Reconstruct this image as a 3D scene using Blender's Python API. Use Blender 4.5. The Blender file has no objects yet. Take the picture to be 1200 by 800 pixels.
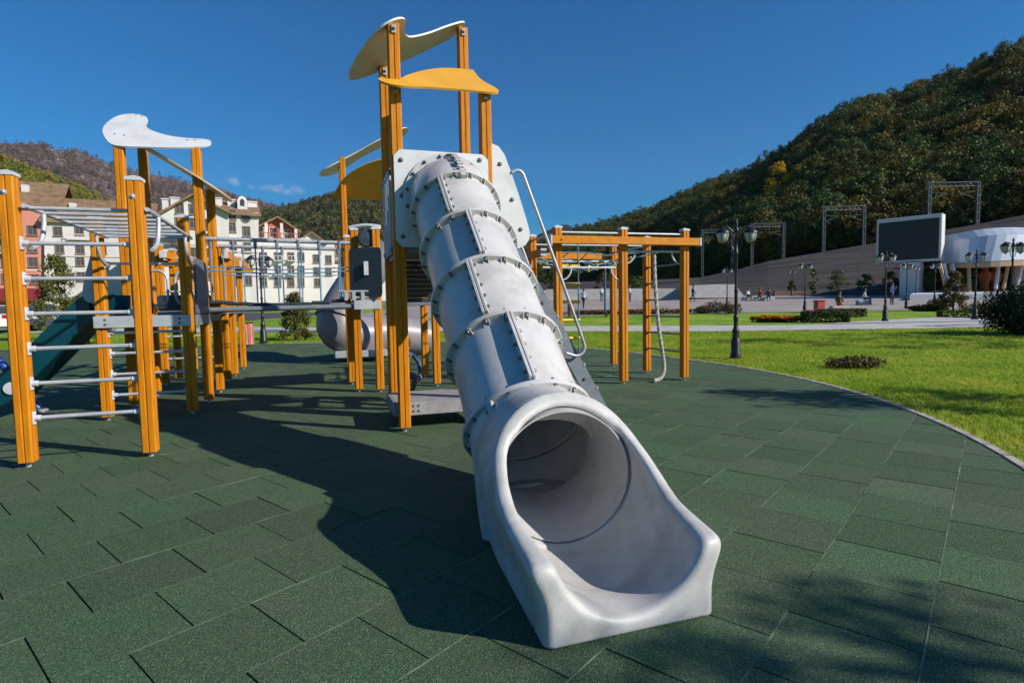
import bpy, bmesh, math, random
import numpy as np
from mathutils import Vector, Matrix
random.seed(7); RNG = np.random.default_rng(7)
scene = bpy.context.scene
COL = scene.collection
R_ = math.radians

# ---------------------------------------------------------------- camera
FPX, EYE = 665.0, 1.4
PITCH = math.atan((400-357.0)/FPX); ROLL = 0.018
Fv = Vector((0, math.cos(PITCH), -math.sin(PITCH)))
R0 = Vector((1, 0, 0)); U0 = R0.cross(Fv)
Rv = math.cos(ROLL)*R0 - math.sin(ROLL)*U0
Uv = math.sin(ROLL)*R0 + math.cos(ROLL)*U0
CAM = Vector((0, 0, EYE))
cd = bpy.data.cameras.new('camera'); cam = bpy.data.objects.new('camera', cd); COL.objects.link(cam)
cd.sensor_width = 36; cd.lens = FPX/1200*36; cd.clip_start = .05; cd.clip_end = 30000
m = Matrix.Identity(4)
for i in range(3):
    m[i][0] = Rv[i]; m[i][1] = Uv[i]; m[i][2] = -Fv[i]; m[i][3] = CAM[i]
cam.matrix_world = m
scene.camera = cam
HAZE = 2.0e-5

# ---------------------------------------------------------------- sky and sun
SUN_EL = R_(30.0)
SUN_H = Vector((.936, -.352, 0)).normalized()          # horizontal direction towards the sun
SUN_DIR = Vector((SUN_H.x*math.cos(SUN_EL), SUN_H.y*math.cos(SUN_EL), math.sin(SUN_EL)))
world = bpy.data.worlds.new('World'); scene.world = world; world.use_nodes = True
nt = world.node_tree; nt.nodes.clear()
wo = nt.nodes.new('ShaderNodeOutputWorld'); bg = nt.nodes.new('ShaderNodeBackground'); sk = nt.nodes.new('ShaderNodeTexSky')
sk.sky_type = 'NISHITA'; sk.sun_disc = False; sk.sun_elevation = SUN_EL
sk.sun_rotation = math.atan2(SUN_H.x, SUN_H.y)
sk.altitude = 600; sk.air_density = 1.3; sk.dust_density = 1.0; sk.ozone_density = 9.0
bg.inputs['Strength'].default_value = 0.08
hs = nt.nodes.new('ShaderNodeHueSaturation'); hs.inputs['Saturation'].default_value = 1.45
nt.links.new(sk.outputs[0], hs.inputs['Color'])
tcw = nt.nodes.new('ShaderNodeTexCoord'); acc = None
for cx_, cy_, wx_, wy_ in ((335, 222, .022, .006), (272, 213, .009, .0055), (306, 219, .014, .003)):
    d_ = (Fv+Rv*((cx_-600)/FPX)-Uv*((cy_-400)/FPX)).normalized()
    r_ = d_.cross(Vector((0, 0, 1))).normalized(); u_ = r_.cross(d_)
    nz = nt.nodes.new('ShaderNodeTexNoise'); nz.inputs['Scale'].default_value = 70; nz.inputs['Detail'].default_value = 6
    nt.links.new(tcw.outputs['Generated'], nz.inputs['Vector'])
    def dot_(v, w):
        a_ = nt.nodes.new('ShaderNodeVectorMath'); a_.operation = 'DOT_PRODUCT'; a_.inputs[1].default_value = v; nt.links.new(tcw.outputs['Generated'], a_.inputs[0])
        b_ = nt.nodes.new('ShaderNodeMath'); b_.operation = 'MULTIPLY'; b_.inputs[1].default_value = 1/w; nt.links.new(a_.outputs['Value'], b_.inputs[0])
        c_ = nt.nodes.new('ShaderNodeMath'); c_.operation = 'POWER'; c_.inputs[1].default_value = 2; nt.links.new(b_.outputs[0], c_.inputs[0]); return c_.outputs[0]
    sm_ = nt.nodes.new('ShaderNodeMath'); sm_.operation = 'ADD'; nt.links.new(dot_(r_, wx_), sm_.inputs[0]); nt.links.new(dot_(u_, wy_), sm_.inputs[1])
    fd = nt.nodes.new('ShaderNodeMapRange'); fd.inputs['From Min'].default_value = 0; fd.inputs['From Max'].default_value = 2.6; fd.inputs['To Min'].default_value = 1; fd.inputs['To Max'].default_value = 0; nt.links.new(sm_.outputs[0], fd.inputs[0])
    nm = nt.nodes.new('ShaderNodeMapRange'); nm.inputs['From Min'].default_value = .40; nm.inputs['From Max'].default_value = .62; nt.links.new(nz.outputs[0], nm.inputs[0])
    ml_ = nt.nodes.new('ShaderNodeMath'); ml_.operation = 'MULTIPLY'; nt.links.new(fd.outputs[0], ml_.inputs[0]); nt.links.new(nm.outputs[0], ml_.inputs[1])
    if acc is None: acc = ml_.outputs[0]
    else:
        ad = nt.nodes.new('ShaderNodeMath'); ad.operation = 'MAXIMUM'; nt.links.new(acc, ad.inputs[0]); nt.links.new(ml_.outputs[0], ad.inputs[1]); acc = ad.outputs[0]
mc = nt.nodes.new('ShaderNodeMix'); mc.data_type = 'RGBA'; mc.inputs['B'].default_value = (5.2, 5.6, 6.2, 1)
sc_ = nt.nodes.new('ShaderNodeMath'); sc_.operation = 'MULTIPLY'; sc_.inputs[1].default_value = .42; nt.links.new(acc, sc_.inputs[0])
nt.links.new(sc_.outputs[0], mc.inputs['Factor']); nt.links.new(hs.outputs[0], mc.inputs['A']); nt.links.new(mc.outputs['Result'], bg.inputs['Color']); nt.links.new(bg.outputs[0], wo.inputs[0])
sl = bpy.data.lights.new('sun', 'SUN'); sl.energy = 4.8; sl.angle = R_(.53); sl.color = (1, .93, .82)
so = bpy.data.objects.new('sun', sl); COL.objects.link(so)
so.rotation_euler = SUN_DIR.to_track_quat('Z', 'Y').to_euler(); so.location = SUN_DIR*60
vs = scene.view_settings; vs.view_transform = 'Standard'; vs.look = 'None'; vs.exposure = 0.36; vs.gamma = 1; vs.use_curve_mapping = False

# ---------------------------------------------------------------- coordinates
TH = R_(18)                                            # the playground grid is turned 18 degrees
E1 = Vector((math.cos(TH), math.sin(TH), 0)); E2 = Vector((-math.sin(TH), math.cos(TH), 0))
UP = Vector((0, 0, 1))
def P(a, b, z=0): return E1*a + E2*b + UP*z
def G(x, y):
    return .024*(min(max(y, 14), 40)-14) + .04*(min(max(y, 40), 80)-40)
def ray(px, py): return Fv + Rv*((px-600)/FPX) - Uv*((py-400)/FPX)
def at(px, py, Y): d = ray(px, py); return CAM + d*(Y/d.y)
def at_z(px, py, z): d = ray(px, py); return CAM + d*((z-EYE)/d.z)
def at_b(px, py, b): d = ray(px, py); return CAM + d*((b-CAM.dot(E2))/d.dot(E2))
def at_a(px, py, a): d = ray(px, py); return CAM + d*((a-CAM.dot(E1))/d.dot(E1))
def at_pl(px, py, p0, n): d = ray(px, py); return CAM + d*((p0-CAM).dot(n)/d.dot(n))
def on_ground(px, py):
    d = ray(px, py); lo, hi = .5, 600
    for _ in range(60):
        mid = (lo+hi)/2; p = CAM+d*mid
        if p.z > G(p.x, p.y): lo = mid
        else: hi = mid
    return CAM+d*lo
def gp(x, y, dz=0): return Vector((x, y, G(x, y)+dz))

# ---------------------------------------------------------------- materials
MATS = {}
def mat(name, col, rough=.5, metal=0., var=.0, vscale=8., bump=0., bscale=60., spec=.5, col2=None, stretch=(1, 1, 1), coords='Object', coat=0., detail=5., grime=0., gscale=3., gstretch=(1, 1, 1)):
    if name in MATS: return MATS[name]
    mt = bpy.data.materials.new(name); mt.use_nodes = True; t = mt.node_tree
    b = t.nodes['Principled BSDF']
    b.inputs['Roughness'].default_value = rough; b.inputs['Metallic'].default_value = metal
    b.inputs['Specular IOR Level'].default_value = spec; b.inputs['Coat Weight'].default_value = coat
    b.inputs['Base Color'].default_value = (*col, 1)
    tc = t.nodes.new('ShaderNodeTexCoord'); mp = t.nodes.new('ShaderNodeMapping'); mp.inputs['Scale'].default_value = stretch
    t.links.new(tc.outputs[coords], mp.inputs[0])
    if var or col2:
        n = t.nodes.new('ShaderNodeTexNoise'); n.inputs['Scale'].default_value = vscale; n.inputs['Detail'].default_value = detail
        t.links.new(mp.outputs[0], n.inputs['Vector'])
        r = t.nodes.new('ShaderNodeValToRGB'); r.color_ramp.elements[0].position = .32; r.color_ramp.elements[1].position = .68
        c2 = col2 or tuple(min(1, c*(1+var)) for c in col); c1 = col if col2 else tuple(c*(1-var) for c in col)
        r.color_ramp.elements[0].color = (*c1, 1); r.color_ramp.elements[1].color = (*c2, 1)
        t.links.new(n.outputs[0], r.inputs[0]); t.links.new(r.outputs[0], b.inputs['Base Color'])
        rr = t.nodes.new('ShaderNodeMapRange'); rr.inputs['To Min'].default_value = max(0, rough-.08); rr.inputs['To Max'].default_value = min(1, rough+.1)
        t.links.new(n.outputs[0], rr.inputs[0]); t.links.new(rr.outputs[0], b.inputs['Roughness'])
    if grime:
        gm_ = t.nodes.new('ShaderNodeMapping'); gm_.inputs['Scale'].default_value = gstretch; t.links.new(tc.outputs[coords], gm_.inputs[0])
        gn = t.nodes.new('ShaderNodeTexNoise'); gn.inputs['Scale'].default_value = gscale; gn.inputs['Detail'].default_value = 10; gn.inputs['Roughness'].default_value = .72
        t.links.new(gm_.outputs[0], gn.inputs['Vector'])
        gr_ = t.nodes.new('ShaderNodeValToRGB'); ge = gr_.color_ramp.elements; k_ = 1-grime
        ge[0].position = .36; ge[0].color = (k_, k_*.98, k_*.94, 1); ge[1].position = .52; ge[1].color = (1, 1, 1, 1)
        gx = t.nodes.new('ShaderNodeMix'); gx.data_type = 'RGBA'; gx.blend_type = 'MULTIPLY'; gx.inputs['Factor'].default_value = 1
        src_ = b.inputs['Base Color'].links[0].from_socket if b.inputs['Base Color'].links else None
        if src_: t.links.new(src_, gx.inputs['A'])
        else: gx.inputs['A'].default_value = (*col, 1)
        t.links.new(gr_.outputs[0], gx.inputs['B']); t.links.new(gn.outputs[0], gr_.inputs[0]); t.links.new(gx.outputs['Result'], b.inputs['Base Color'])
    if bump:
        n2 = t.nodes.new('ShaderNodeTexNoise'); n2.inputs['Scale'].default_value = bscale; n2.inputs['Detail'].default_value = 4
        t.links.new(mp.outputs[0], n2.inputs['Vector'])
        bp = t.nodes.new('ShaderNodeBump'); bp.inputs['Strength'].default_value = bump; bp.inputs['Distance'].default_value = .01
        t.links.new(n2.outputs[0], bp.inputs['Height']); t.links.new(bp.outputs[0], b.inputs['Normal'])
    MATS[name] = mt; return mt

M_WOOD = mat('varnished orange wood', (.50, .168, .003), .5, col2=(.62, .225, .006), vscale=5, stretch=(6, 6, .6), bump=.2, bscale=40, spec=.25, grime=.26, gscale=9, gstretch=(7, 7, .35))
M_BEAM = mat('varnished orange beam', (.50, .168, .003), .5, col2=(.62, .225, .006), vscale=9, bump=.15, bscale=40, spec=.25)
M_CAP = mat('grey plastic cap', (.5, .52, .56), .45, var=.1)
M_STEEL = mat('galvanised steel', (.42, .44, .47), .42, .35, var=.12, vscale=20)
M_FRAME = mat('grey painted steel', (.17, .19, .22), .45, .1, var=.1)
M_ALU = mat('pale aluminium', (.5, .52, .55), .4, .3, var=.1)
M_DARKP = mat('dark slate panel', (.025, .04, .055), .45, var=.15)
M_WHITEP = mat('white laminate panel', (.62, .63, .64), .35, var=.05, vscale=4, grime=.12, gscale=3)
M_YELLOWP = mat('yellow laminate panel', (.72, .36, .03), .35, var=.06, vscale=4)
M_TUBE = mat('pale grey slide plastic', (.50, .49, .49), .3, col2=(.56, .55, .545), vscale=3, bump=.03, bscale=25, coat=.1, grime=.16, gscale=4)
M_MOUTH = mat('white grey cast fibreglass', (.44, .435, .42), .46, col2=(.53, .525, .51), vscale=7, bump=.12, bscale=90, grime=.22, gscale=2.2)
M_BOLT = mat('dull bolt steel', (.16, .155, .15), .42, .6)
M_DARK = mat('dark iron', (.012, .013, .015), .4, var=.2)
M_BLACK = mat('black rubber', (.01, .01, .01), .7)
M_TEAL = mat('teal slide plastic', (.0, .045, .062), .35, var=.15, vscale=3)
M_BLUE = mat('blue plastic', (.01, .05, .3), .4)
M_ROPEB = mat('pale blue rope', (.10, .24, .36), .7, var=.2, vscale=60)
M_ROPEW = mat('white braided rope', (.5, .48, .42), .8, col2=(.3, .28, .25), vscale=40)
M_YEL = mat('yellow rung plastic', (.75, .5, .01), .4)
M_CONC = mat('pale concrete paving', (.42, .41, .39), .8, var=.12, vscale=1.5, bump=.1)
M_KERB = mat('concrete kerb', (.36, .34, .30), .85, var=.2, vscale=6, bump=.2)
M_WHITEW = mat('white render wall', (.57, .545, .54), .85, var=.10, vscale=.35)
M_PINKW = mat('pink render wall', (.55, .22, .17), .8, var=.08, vscale=.5)
M_REDW = mat('brick red render wall', (.38, .11, .07), .8, var=.1, vscale=.5)
M_ROOF = mat('brown roof tiles', (.20, .125, .068), .8, var=.3, vscale=1.2, bump=.4, bscale=5)
M_GLASS = mat('dark window glass', (.07, .068, .07), .15, var=.3, vscale=.3)
M_WFRAME = mat('window frame brown', (.20, .14, .11), .6)
M_TRIM = mat('pale stone trim', (.55, .5, .45), .8)
M_AWN = mat('dark red awning', (.16, .012, .015), .7, var=.1)
M_BARK = mat('tree bark', (.07, .05, .035), .9, var=.3, vscale=10)

# ---------------------------------------------------------------- object helpers
def tag(o, label=None, cat=None, group=None, kind=None):
    if label: o['label'] = label
    if cat: o['category'] = cat
    if group: o['group'] = group
    if kind: o['kind'] = kind
    return o
def thing(name, label, cat, loc=(0, 0, 0), group=None):
    o = bpy.data.objects.new(name, None); COL.objects.link(o); o.location = loc; o.empty_display_size = .2
    return tag(o, label, cat, group)
def origin(o):
    v = Vector((0, 0, 0))
    while o is not None: v += o.location; o = o.parent
    return v
def copy_tree(o, parent=None):
    c = o.copy(); COL.objects.link(c)
    if parent is not None: c.parent = parent
    for ch in list(o.children): copy_tree(ch, c)
    return c

class MB:
    """collects shapes in world coordinates; build() links them as one mesh"""
    def __init__(s): s.v = []; s.f = []; s.mi = []; s.cur = 0
    def add(s, vs_, fs):
        o = len(s.v); s.v += [tuple(v) for v in vs_]
        for f in fs: s.f.append([i+o for i in f]); s.mi.append(s.cur)
        return s
    def box(s, c, size, ax=(1, 0, 0), ay=(0, 1, 0), az=(0, 0, 1), bev=.0):
        c = Vector(c); ax = Vector(ax)*size[0]/2; ay = Vector(ay)*size[1]/2; az = Vector(az)*size[2]/2
        if bev <= 0:
            vs_ = [c+ax*i+ay*j+az*k for k in (-1, 1) for j in (-1, 1) for i in (-1, 1)]
            return s.add(vs_, [(0, 2, 3, 1), (4, 5, 7, 6), (0, 1, 5, 4), (1, 3, 7, 5), (3, 2, 6, 7), (2, 0, 4, 6)])
        bx, by, bz = [1-min(.9, 2*bev/max(1e-6, q)) for q in size]
        vs_ = []; idx = {}
        for k in (-1, 1):
            for j in (-1, 1):
                for i in (-1, 1):
                    for n, (fx, fy, fz) in enumerate(((1, by, bz), (bx, 1, bz), (bx, by, 1))):
                        idx[i, j, k, n] = len(vs_); vs_.append(c+ax*i*fx+ay*j*fy+az*k*fz)
        fs = []
        for sg in (-1, 1):
            fs.append([idx[sg, j, k, 0] for j, k in ((-1, -1), (1, -1), (1, 1), (-1, 1))][::sg])
            fs.append([idx[i, sg, k, 1] for i, k in ((-1, -1), (-1, 1), (1, 1), (1, -1))][::sg])
            fs.append([idx[i, j, sg, 2] for i, j in ((-1, -1), (1, -1), (1, 1), (-1, 1))][::sg])
        for j in (-1, 1):
            for k in (-1, 1): fs.append([idx[-1, j, k, 1], idx[1, j, k, 1], idx[1, j, k, 2], idx[-1, j, k, 2]][::(1 if j*k > 0 else -1)])
        for i in (-1, 1):
            for k in (-1, 1): fs.append([idx[i, -1, k, 0], idx[i, 1, k, 0], idx[i, 1, k, 2], idx[i, -1, k, 2]][::(-1 if i*k > 0 else 1)])
        for i in (-1, 1):
            for j in (-1, 1): fs.append([idx[i, j, -1, 0], idx[i, j, 1, 0], idx[i, j, 1, 1], idx[i, j, -1, 1]][::(1 if i*j > 0 else -1)])
        for i in (-1, 1):
            for j in (-1, 1):
                for k in (-1, 1): fs.append([idx[i, j, k, n] for n in range(3)][::(1 if i*j*k > 0 else -1)])
        return s.add(vs_, fs)
    def prism(s, pts, vec):
        pts = [Vector(p) for p in pts]; n = len(pts); vec = Vector(vec)
        nn = Vector((0, 0, 0))
        for i in range(n): nn += pts[i].cross(pts[(i+1) % n])
        if nn.dot(vec) > 0: pts = pts[::-1]
        vs_ = pts+[p+vec for p in pts]
        fs = [list(range(n)), list(range(2*n-1, n-1, -1))]+[(i, i+n, (i+1) % n+n, (i+1) % n) for i in range(n)]
        return s.add(vs_, fs)
    def tube(s, path, r, n=10, cap=True):
        path = [Vector(p) for p in path]; k = len(path)
        rs = r if isinstance(r, (list, tuple)) else [r]*k
        vs_ = []; prev = None
        for i, p in enumerate(path):
            d = (path[min(i+1, k-1)]-path[max(i-1, 0)]).normalized()
            if prev is None:
                x = d.orthogonal().normalized()
            else:
                x = (prev-d*prev.dot(d)).normalized()
            prev = x; y = d.cross(x)
            for j in range(n):
                a = 2*math.pi*j/n; vs_.append(p+(x*math.cos(a)+y*math.sin(a))*rs[i])
        fs = [(i*n+j, i*n+(j+1) % n, (i+1)*n+(j+1) % n, (i+1)*n+j) for i in range(k-1) for j in range(n)]
        if cap: fs += [list(range(n-1, -1, -1)), [(k-1)*n+j for j in range(n)]]
        return s.add(vs_, fs)
    def lathe(s, prof, c, d=(0, 0, 1), n=24, closed=False):
        """prof: list of (r, h) along direction d from c"""
        c = Vector(c); d = Vector(d).normalized(); x = d.orthogonal().normalized(); y = d.cross(x); k = len(prof)
        vs_ = [c+d*h+(x*math.cos(2*math.pi*j/n)+y*math.sin(2*math.pi*j/n))*max(r, 1e-4) for r, h in prof for j in range(n)]
        fs = [(i*n+j, i*n+(j+1) % n, (i+1)*n+(j+1) % n, (i+1)*n+j) for i in range(k-1) for j in range(n)]
        if closed: fs += [((k-1)*n+j, (k-1)*n+(j+1) % n, (j+1) % n, j) for j in range(n)]
        return s.add(vs_, fs)
    def grid(s, rows):
        n = len(rows[0]); vs_ = [p for r in rows for p in r]
        return s.add(vs_, [(i*n+j, i*n+j+1, (i+1)*n+j+1, (i+1)*n+j) for i in range(len(rows)-1) for j in range(n-1)])
    def build(s, name, m_, parent=None, smooth=False, sub=0):
        me = bpy.data.meshes.new(name); o_ = origin(parent) if parent is not None else Vector((0, 0, 0))
        base = o_ if parent is not None else Vector((0, 0, 0))
        me.from_pydata([(v[0]-base.x, v[1]-base.y, v[2]-base.z) for v in s.v], [], s.f)
        ms = m_ if isinstance(m_, (list, tuple)) else [m_]
        for q in ms: me.materials.append(q)
        me.polygons.foreach_set('material_index', s.mi)
        bm = bmesh.new(); bm.from_mesh(me); bmesh.ops.recalc_face_normals(bm, faces=bm.faces); bm.to_mesh(me); bm.free()
        if smooth: 
            me.polygons.foreach_set('use_smooth', [True]*len(me.polygons))
            if smooth != 'all': me.set_sharp_from_angle(angle=R_(38))
        me.update()
        o = bpy.data.objects.new(name, me); COL.objects.link(o)
        if parent is not None: o.parent = parent
        return o

def catmull(pts, n=5, closed=True):
    out = []; k = len(pts)
    for i in range(k if closed else k-1):
        p0, p1, p2, p3 = [Vector(pts[(i+q) % k if closed else min(max(i+q, 0), k-1)]) for q in (-1, 0, 1, 2)]
        for t in range(n):
            t /= n
            out.append(.5*((2*p1)+(p2-p0)*t+(2*p0-5*p1+4*p2-p3)*t*t+(3*p1-p0-3*p2+p3)*t**3))
    if not closed: out.append(Vector(pts[-1]))
    return out
def bend(pts, n=6): return catmull(pts, n, False)

# ================================================================ GROUND
BREAKS = (14, 40, 80)
def sheet(name, polys, m_, dz, kind='structure', thick=None):
    """flat sheets laid on the ground profile; split where the ground bends"""
    bm = bmesh.new()
    for pg in polys:
        bm.faces.new([bm.verts.new((x, y, 0)) for x, y in pg])
    bmesh.ops.triangulate(bm, faces=bm.faces)
    for yb in BREAKS:
        bmesh.ops.bisect_plane(bm, geom=bm.verts[:]+bm.edges[:]+bm.faces[:], plane_co=(0, yb, 0), plane_no=(0, 1, 0))
    for v in bm.verts: v.co.z = G(v.co.x, v.co.y)+dz
    bmesh.ops.recalc_face_normals(bm, faces=bm.faces)
    if sum(f.normal.z for f in bm.faces) < 0: bmesh.ops.reverse_faces(bm, faces=bm.faces)
    me = bpy.data.meshes.new(name); bm.to_mesh(me); bm.free(); me.materials.append(m_)
    o = bpy.data.objects.new(name, me); COL.objects.link(o); o['kind'] = kind
    return o

def grass_mat():
    mt = bpy.data.materials.new('lawn soil and turf'); mt.use_nodes = True; t = mt.node_tree; b = t.nodes['Principled BSDF']
    tc = t.nodes.new('ShaderNodeTexCoord')
    n1 = t.nodes.new('ShaderNodeTexNoise'); n1.inputs['Scale'].default_value = .45; n1.inputs['Detail'].default_value = 8; n1.inputs['Roughness'].default_value = .65
    n2 = t.nodes.new('ShaderNodeTexNoise'); n2.inputs['Scale'].default_value = 14; n2.inputs['Detail'].default_value = 6
    for n in (n1, n2): t.links.new(tc.outputs['Object'], n.inputs['Vector'])
    r = t.nodes.new('ShaderNodeValToRGB'); e = r.color_ramp.elements
    e[0].position = .33; e[0].color = (.09, .21, .014, 1); e[1].position = .70; e[1].color = (.40, .40, .045, 1)
    q = e.new(.5); q.color = (.20, .33, .024, 1)
    mx = t.nodes.new('ShaderNodeMix'); mx.data_type = 'RGBA'; mx.blend_type = 'MULTIPLY'; mx.inputs['Factor'].default_value = .6
    r2 = t.nodes.new('ShaderNodeValToRGB'); r2.color_ramp.elements[0].position = .35; r2.color_ramp.elements[0].color = (.45, .5, .4, 1); r2.color_ramp.elements[1].position = .65
    t.links.new(n1.outputs[0], r.inputs[0]); t.links.new(n2.outputs[0], r2.inputs[0])
    t.links.new(r.outputs[0], mx.inputs['A']); t.links.new(r2.outputs[0], mx.inputs['B']); t.links.new(mx.outputs['Result'], b.inputs['Base Color'])
    b.inputs['Roughness'].default_value = .9; b.inputs['Specular IOR Level'].default_value = .2
    bp = t.nodes.new('ShaderNodeBump'); bp.inputs['Strength'].default_value = .8; bp.inputs['Distance'].default_value = .04
    t.links.new(n2.outputs[0], bp.inputs['Height']); t.links.new(bp.outputs[0], b.inputs['Normal'])
    return mt
M_GRASS = grass_mat()
sheet('ground', [[(-6000, -300), (6000, -300), (6000, 9000), (-6000, 9000)]], M_GRASS, -.03)

# --- the rubber pad: convex outline, round on the right side
PC, PR = Vector((-6.248, 9.176)), 11.36
pad = [(PC.x+PR*math.cos(R_(a)), PC.y+PR*math.sin(R_(a))) for a in range(-90, 101, 4)]
pad += [(-18, 20), (-24, 17), (-27, 8), (-26, -2.15)]
base_mat = mat('pad underlay', (.006, .009, .007), .9)
sheet('pad_underlay', [pad], base_mat, -.016)

def clip(poly, conv):
    out = poly
    for i in range(len(conv)):
        ax, ay = conv[i]; bx, by = conv[(i+1) % len(conv)]
        ins = lambda p: (bx-ax)*(p[1]-ay)-(by-ay)*(p[0]-ax) >= 0
        src, out = out, []
        for j in range(len(src)):
            p, q = src[j], src[(j+1) % len(src)]; ip, iq = ins(p), ins(q)
            if ip: out.append(p)
            if ip != iq:
                d1 = (bx-ax)*(p[1]-ay)-(by-ay)*(p[0]-ax); d2 = (bx-ax)*(q[1]-ay)-(by-ay)*(q[0]-ax); t = d1/(d1-d2)
                out.append((p[0]+(q[0]-p[0])*t, p[1]+(q[1]-p[1])*t))
        if len(out) < 3: return []
    return out
TA = R_(49.7); TU = Vector((math.cos(TA), math.sin(TA))); TV = Vector((math.sin(TA), -math.cos(TA)))   # seams run along TU
def rubber_mat():
    mt = bpy.data.materials.new('green rubber granulate'); mt.use_nodes = True; t = mt.node_tree; b = t.nodes['Principled BSDF']
    tc = t.nodes.new('ShaderNodeTexCoord'); at_ = t.nodes.new('ShaderNodeAttribute'); at_.attribute_name = 'tint'
    n = t.nodes.new('ShaderNodeTexNoise'); n.inputs['Scale'].default_value = 150; n.inputs['Detail'].default_value = 4; n.inputs['Roughness'].default_value = .7
    w = t.nodes.new('ShaderNodeTexNoise'); w.inputs['Scale'].default_value = 1.1; w.inputs['Detail'].default_value = 7; w.inputs['Roughness'].default_value = .7
    vz = t.nodes.new('ShaderNodeTexVoronoi'); vz.inputs['Scale'].default_value = 150
    for q in (n, w, vz): t.links.new(tc.outputs['Object'], q.inputs['Vector'])
    r = t.nodes.new('ShaderNodeValToRGB'); e = r.color_ramp.elements
    e[0].position = .30; e[0].color = (.012, .025, .016, 1); e[1].position = .76; e[1].color = (.15, .215, .115, 1)
    k = e.new(.52); k.color = (.056, .108, .052, 1)
    t.links.new(n.outputs[0], r.inputs[0])
    # worn grey patches
    r2 = t.nodes.new('ShaderNodeValToRGB'); r2.color_ramp.elements[0].position = .42; r2.color_ramp.elements[0].color = (0, 0, 0, 1); r2.color_ramp.elements[1].position = .75
    t.links.new(w.outputs[0], r2.inputs[0])
    mx = t.nodes.new('ShaderNodeMix'); mx.data_type = 'RGBA'; mx.inputs['B'].default_value = (.082, .085, .066, 1)
    ml = t.nodes.new('ShaderNodeMath'); ml.operation = 'MULTIPLY'; ml.inputs[1].default_value = .6
    t.links.new(r2.outputs[0], ml.inputs[0]); t.links.new(ml.outputs[0], mx.inputs['Factor']); t.links.new(r.outputs[0], mx.inputs['A'])
    m2 = t.nodes.new('ShaderNodeMix'); m2.data_type = 'RGBA'; m2.blend_type = 'MULTIPLY'; m2.inputs['Factor'].default_value = 1
    t.links.new(mx.outputs['Result'], m2.inputs['A']); t.links.new(at_.outputs['Color'], m2.inputs['B']); t.links.new(m2.outputs['Result'], b.inputs['Base Color'])
    b.inputs['Roughness'].default_value = .85; b.inputs['Specular IOR Level'].default_value = .3
    bp = t.nodes.new('ShaderNodeBump'); bp.inputs['Strength'].default_value = .55; bp.inputs['Distance'].default_value = .004
    v2 = t.nodes.new('ShaderNodeTexVoronoi'); v2.inputs['Scale'].default_value = 200; t.links.new(tc.outputs['Object'], v2.inputs['Vector'])
    s2 = t.nodes.new('ShaderNodeSeparateColor'); t.links.new(v2.outputs['Color'], s2.inputs[0])
    r3 = t.nodes.new('ShaderNodeValToRGB'); r3.color_ramp.interpolation = 'CONSTANT'; e3 = r3.color_ramp.elements
    e3[0].position = 0; e3[0].color = (.35, .38, .36, 1); e3[1].position = .22; e3[1].color = (1, 1, 1, 1)
    for p_, c_ in ((.62, (.72, .78, .74)), (.80, (1.5, 1.45, 1.3)), (.93, (2.6, 2.3, 2.0))): q = e3.new(p_); q.color = (*c_, 1)
    t.links.new(s2.outputs[0], r3.inputs[0])
    m3 = t.nodes.new('ShaderNodeMix'); m3.data_type = 'RGBA'; m3.blend_type = 'MULTIPLY'; m3.inputs['Factor'].default_value = .7
    t.links.new(m2.outputs['Result'], m3.inputs['A']); t.links.new(r3.outputs[0], m3.inputs['B']); t.links.new(m3.outputs['Result'], b.inputs['Base Color'])
    t.links.new(vz.outputs['Distance'], bp.inputs['Height']); t.links.new(bp.outputs[0], b.inputs['Normal'])
    return mt
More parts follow.
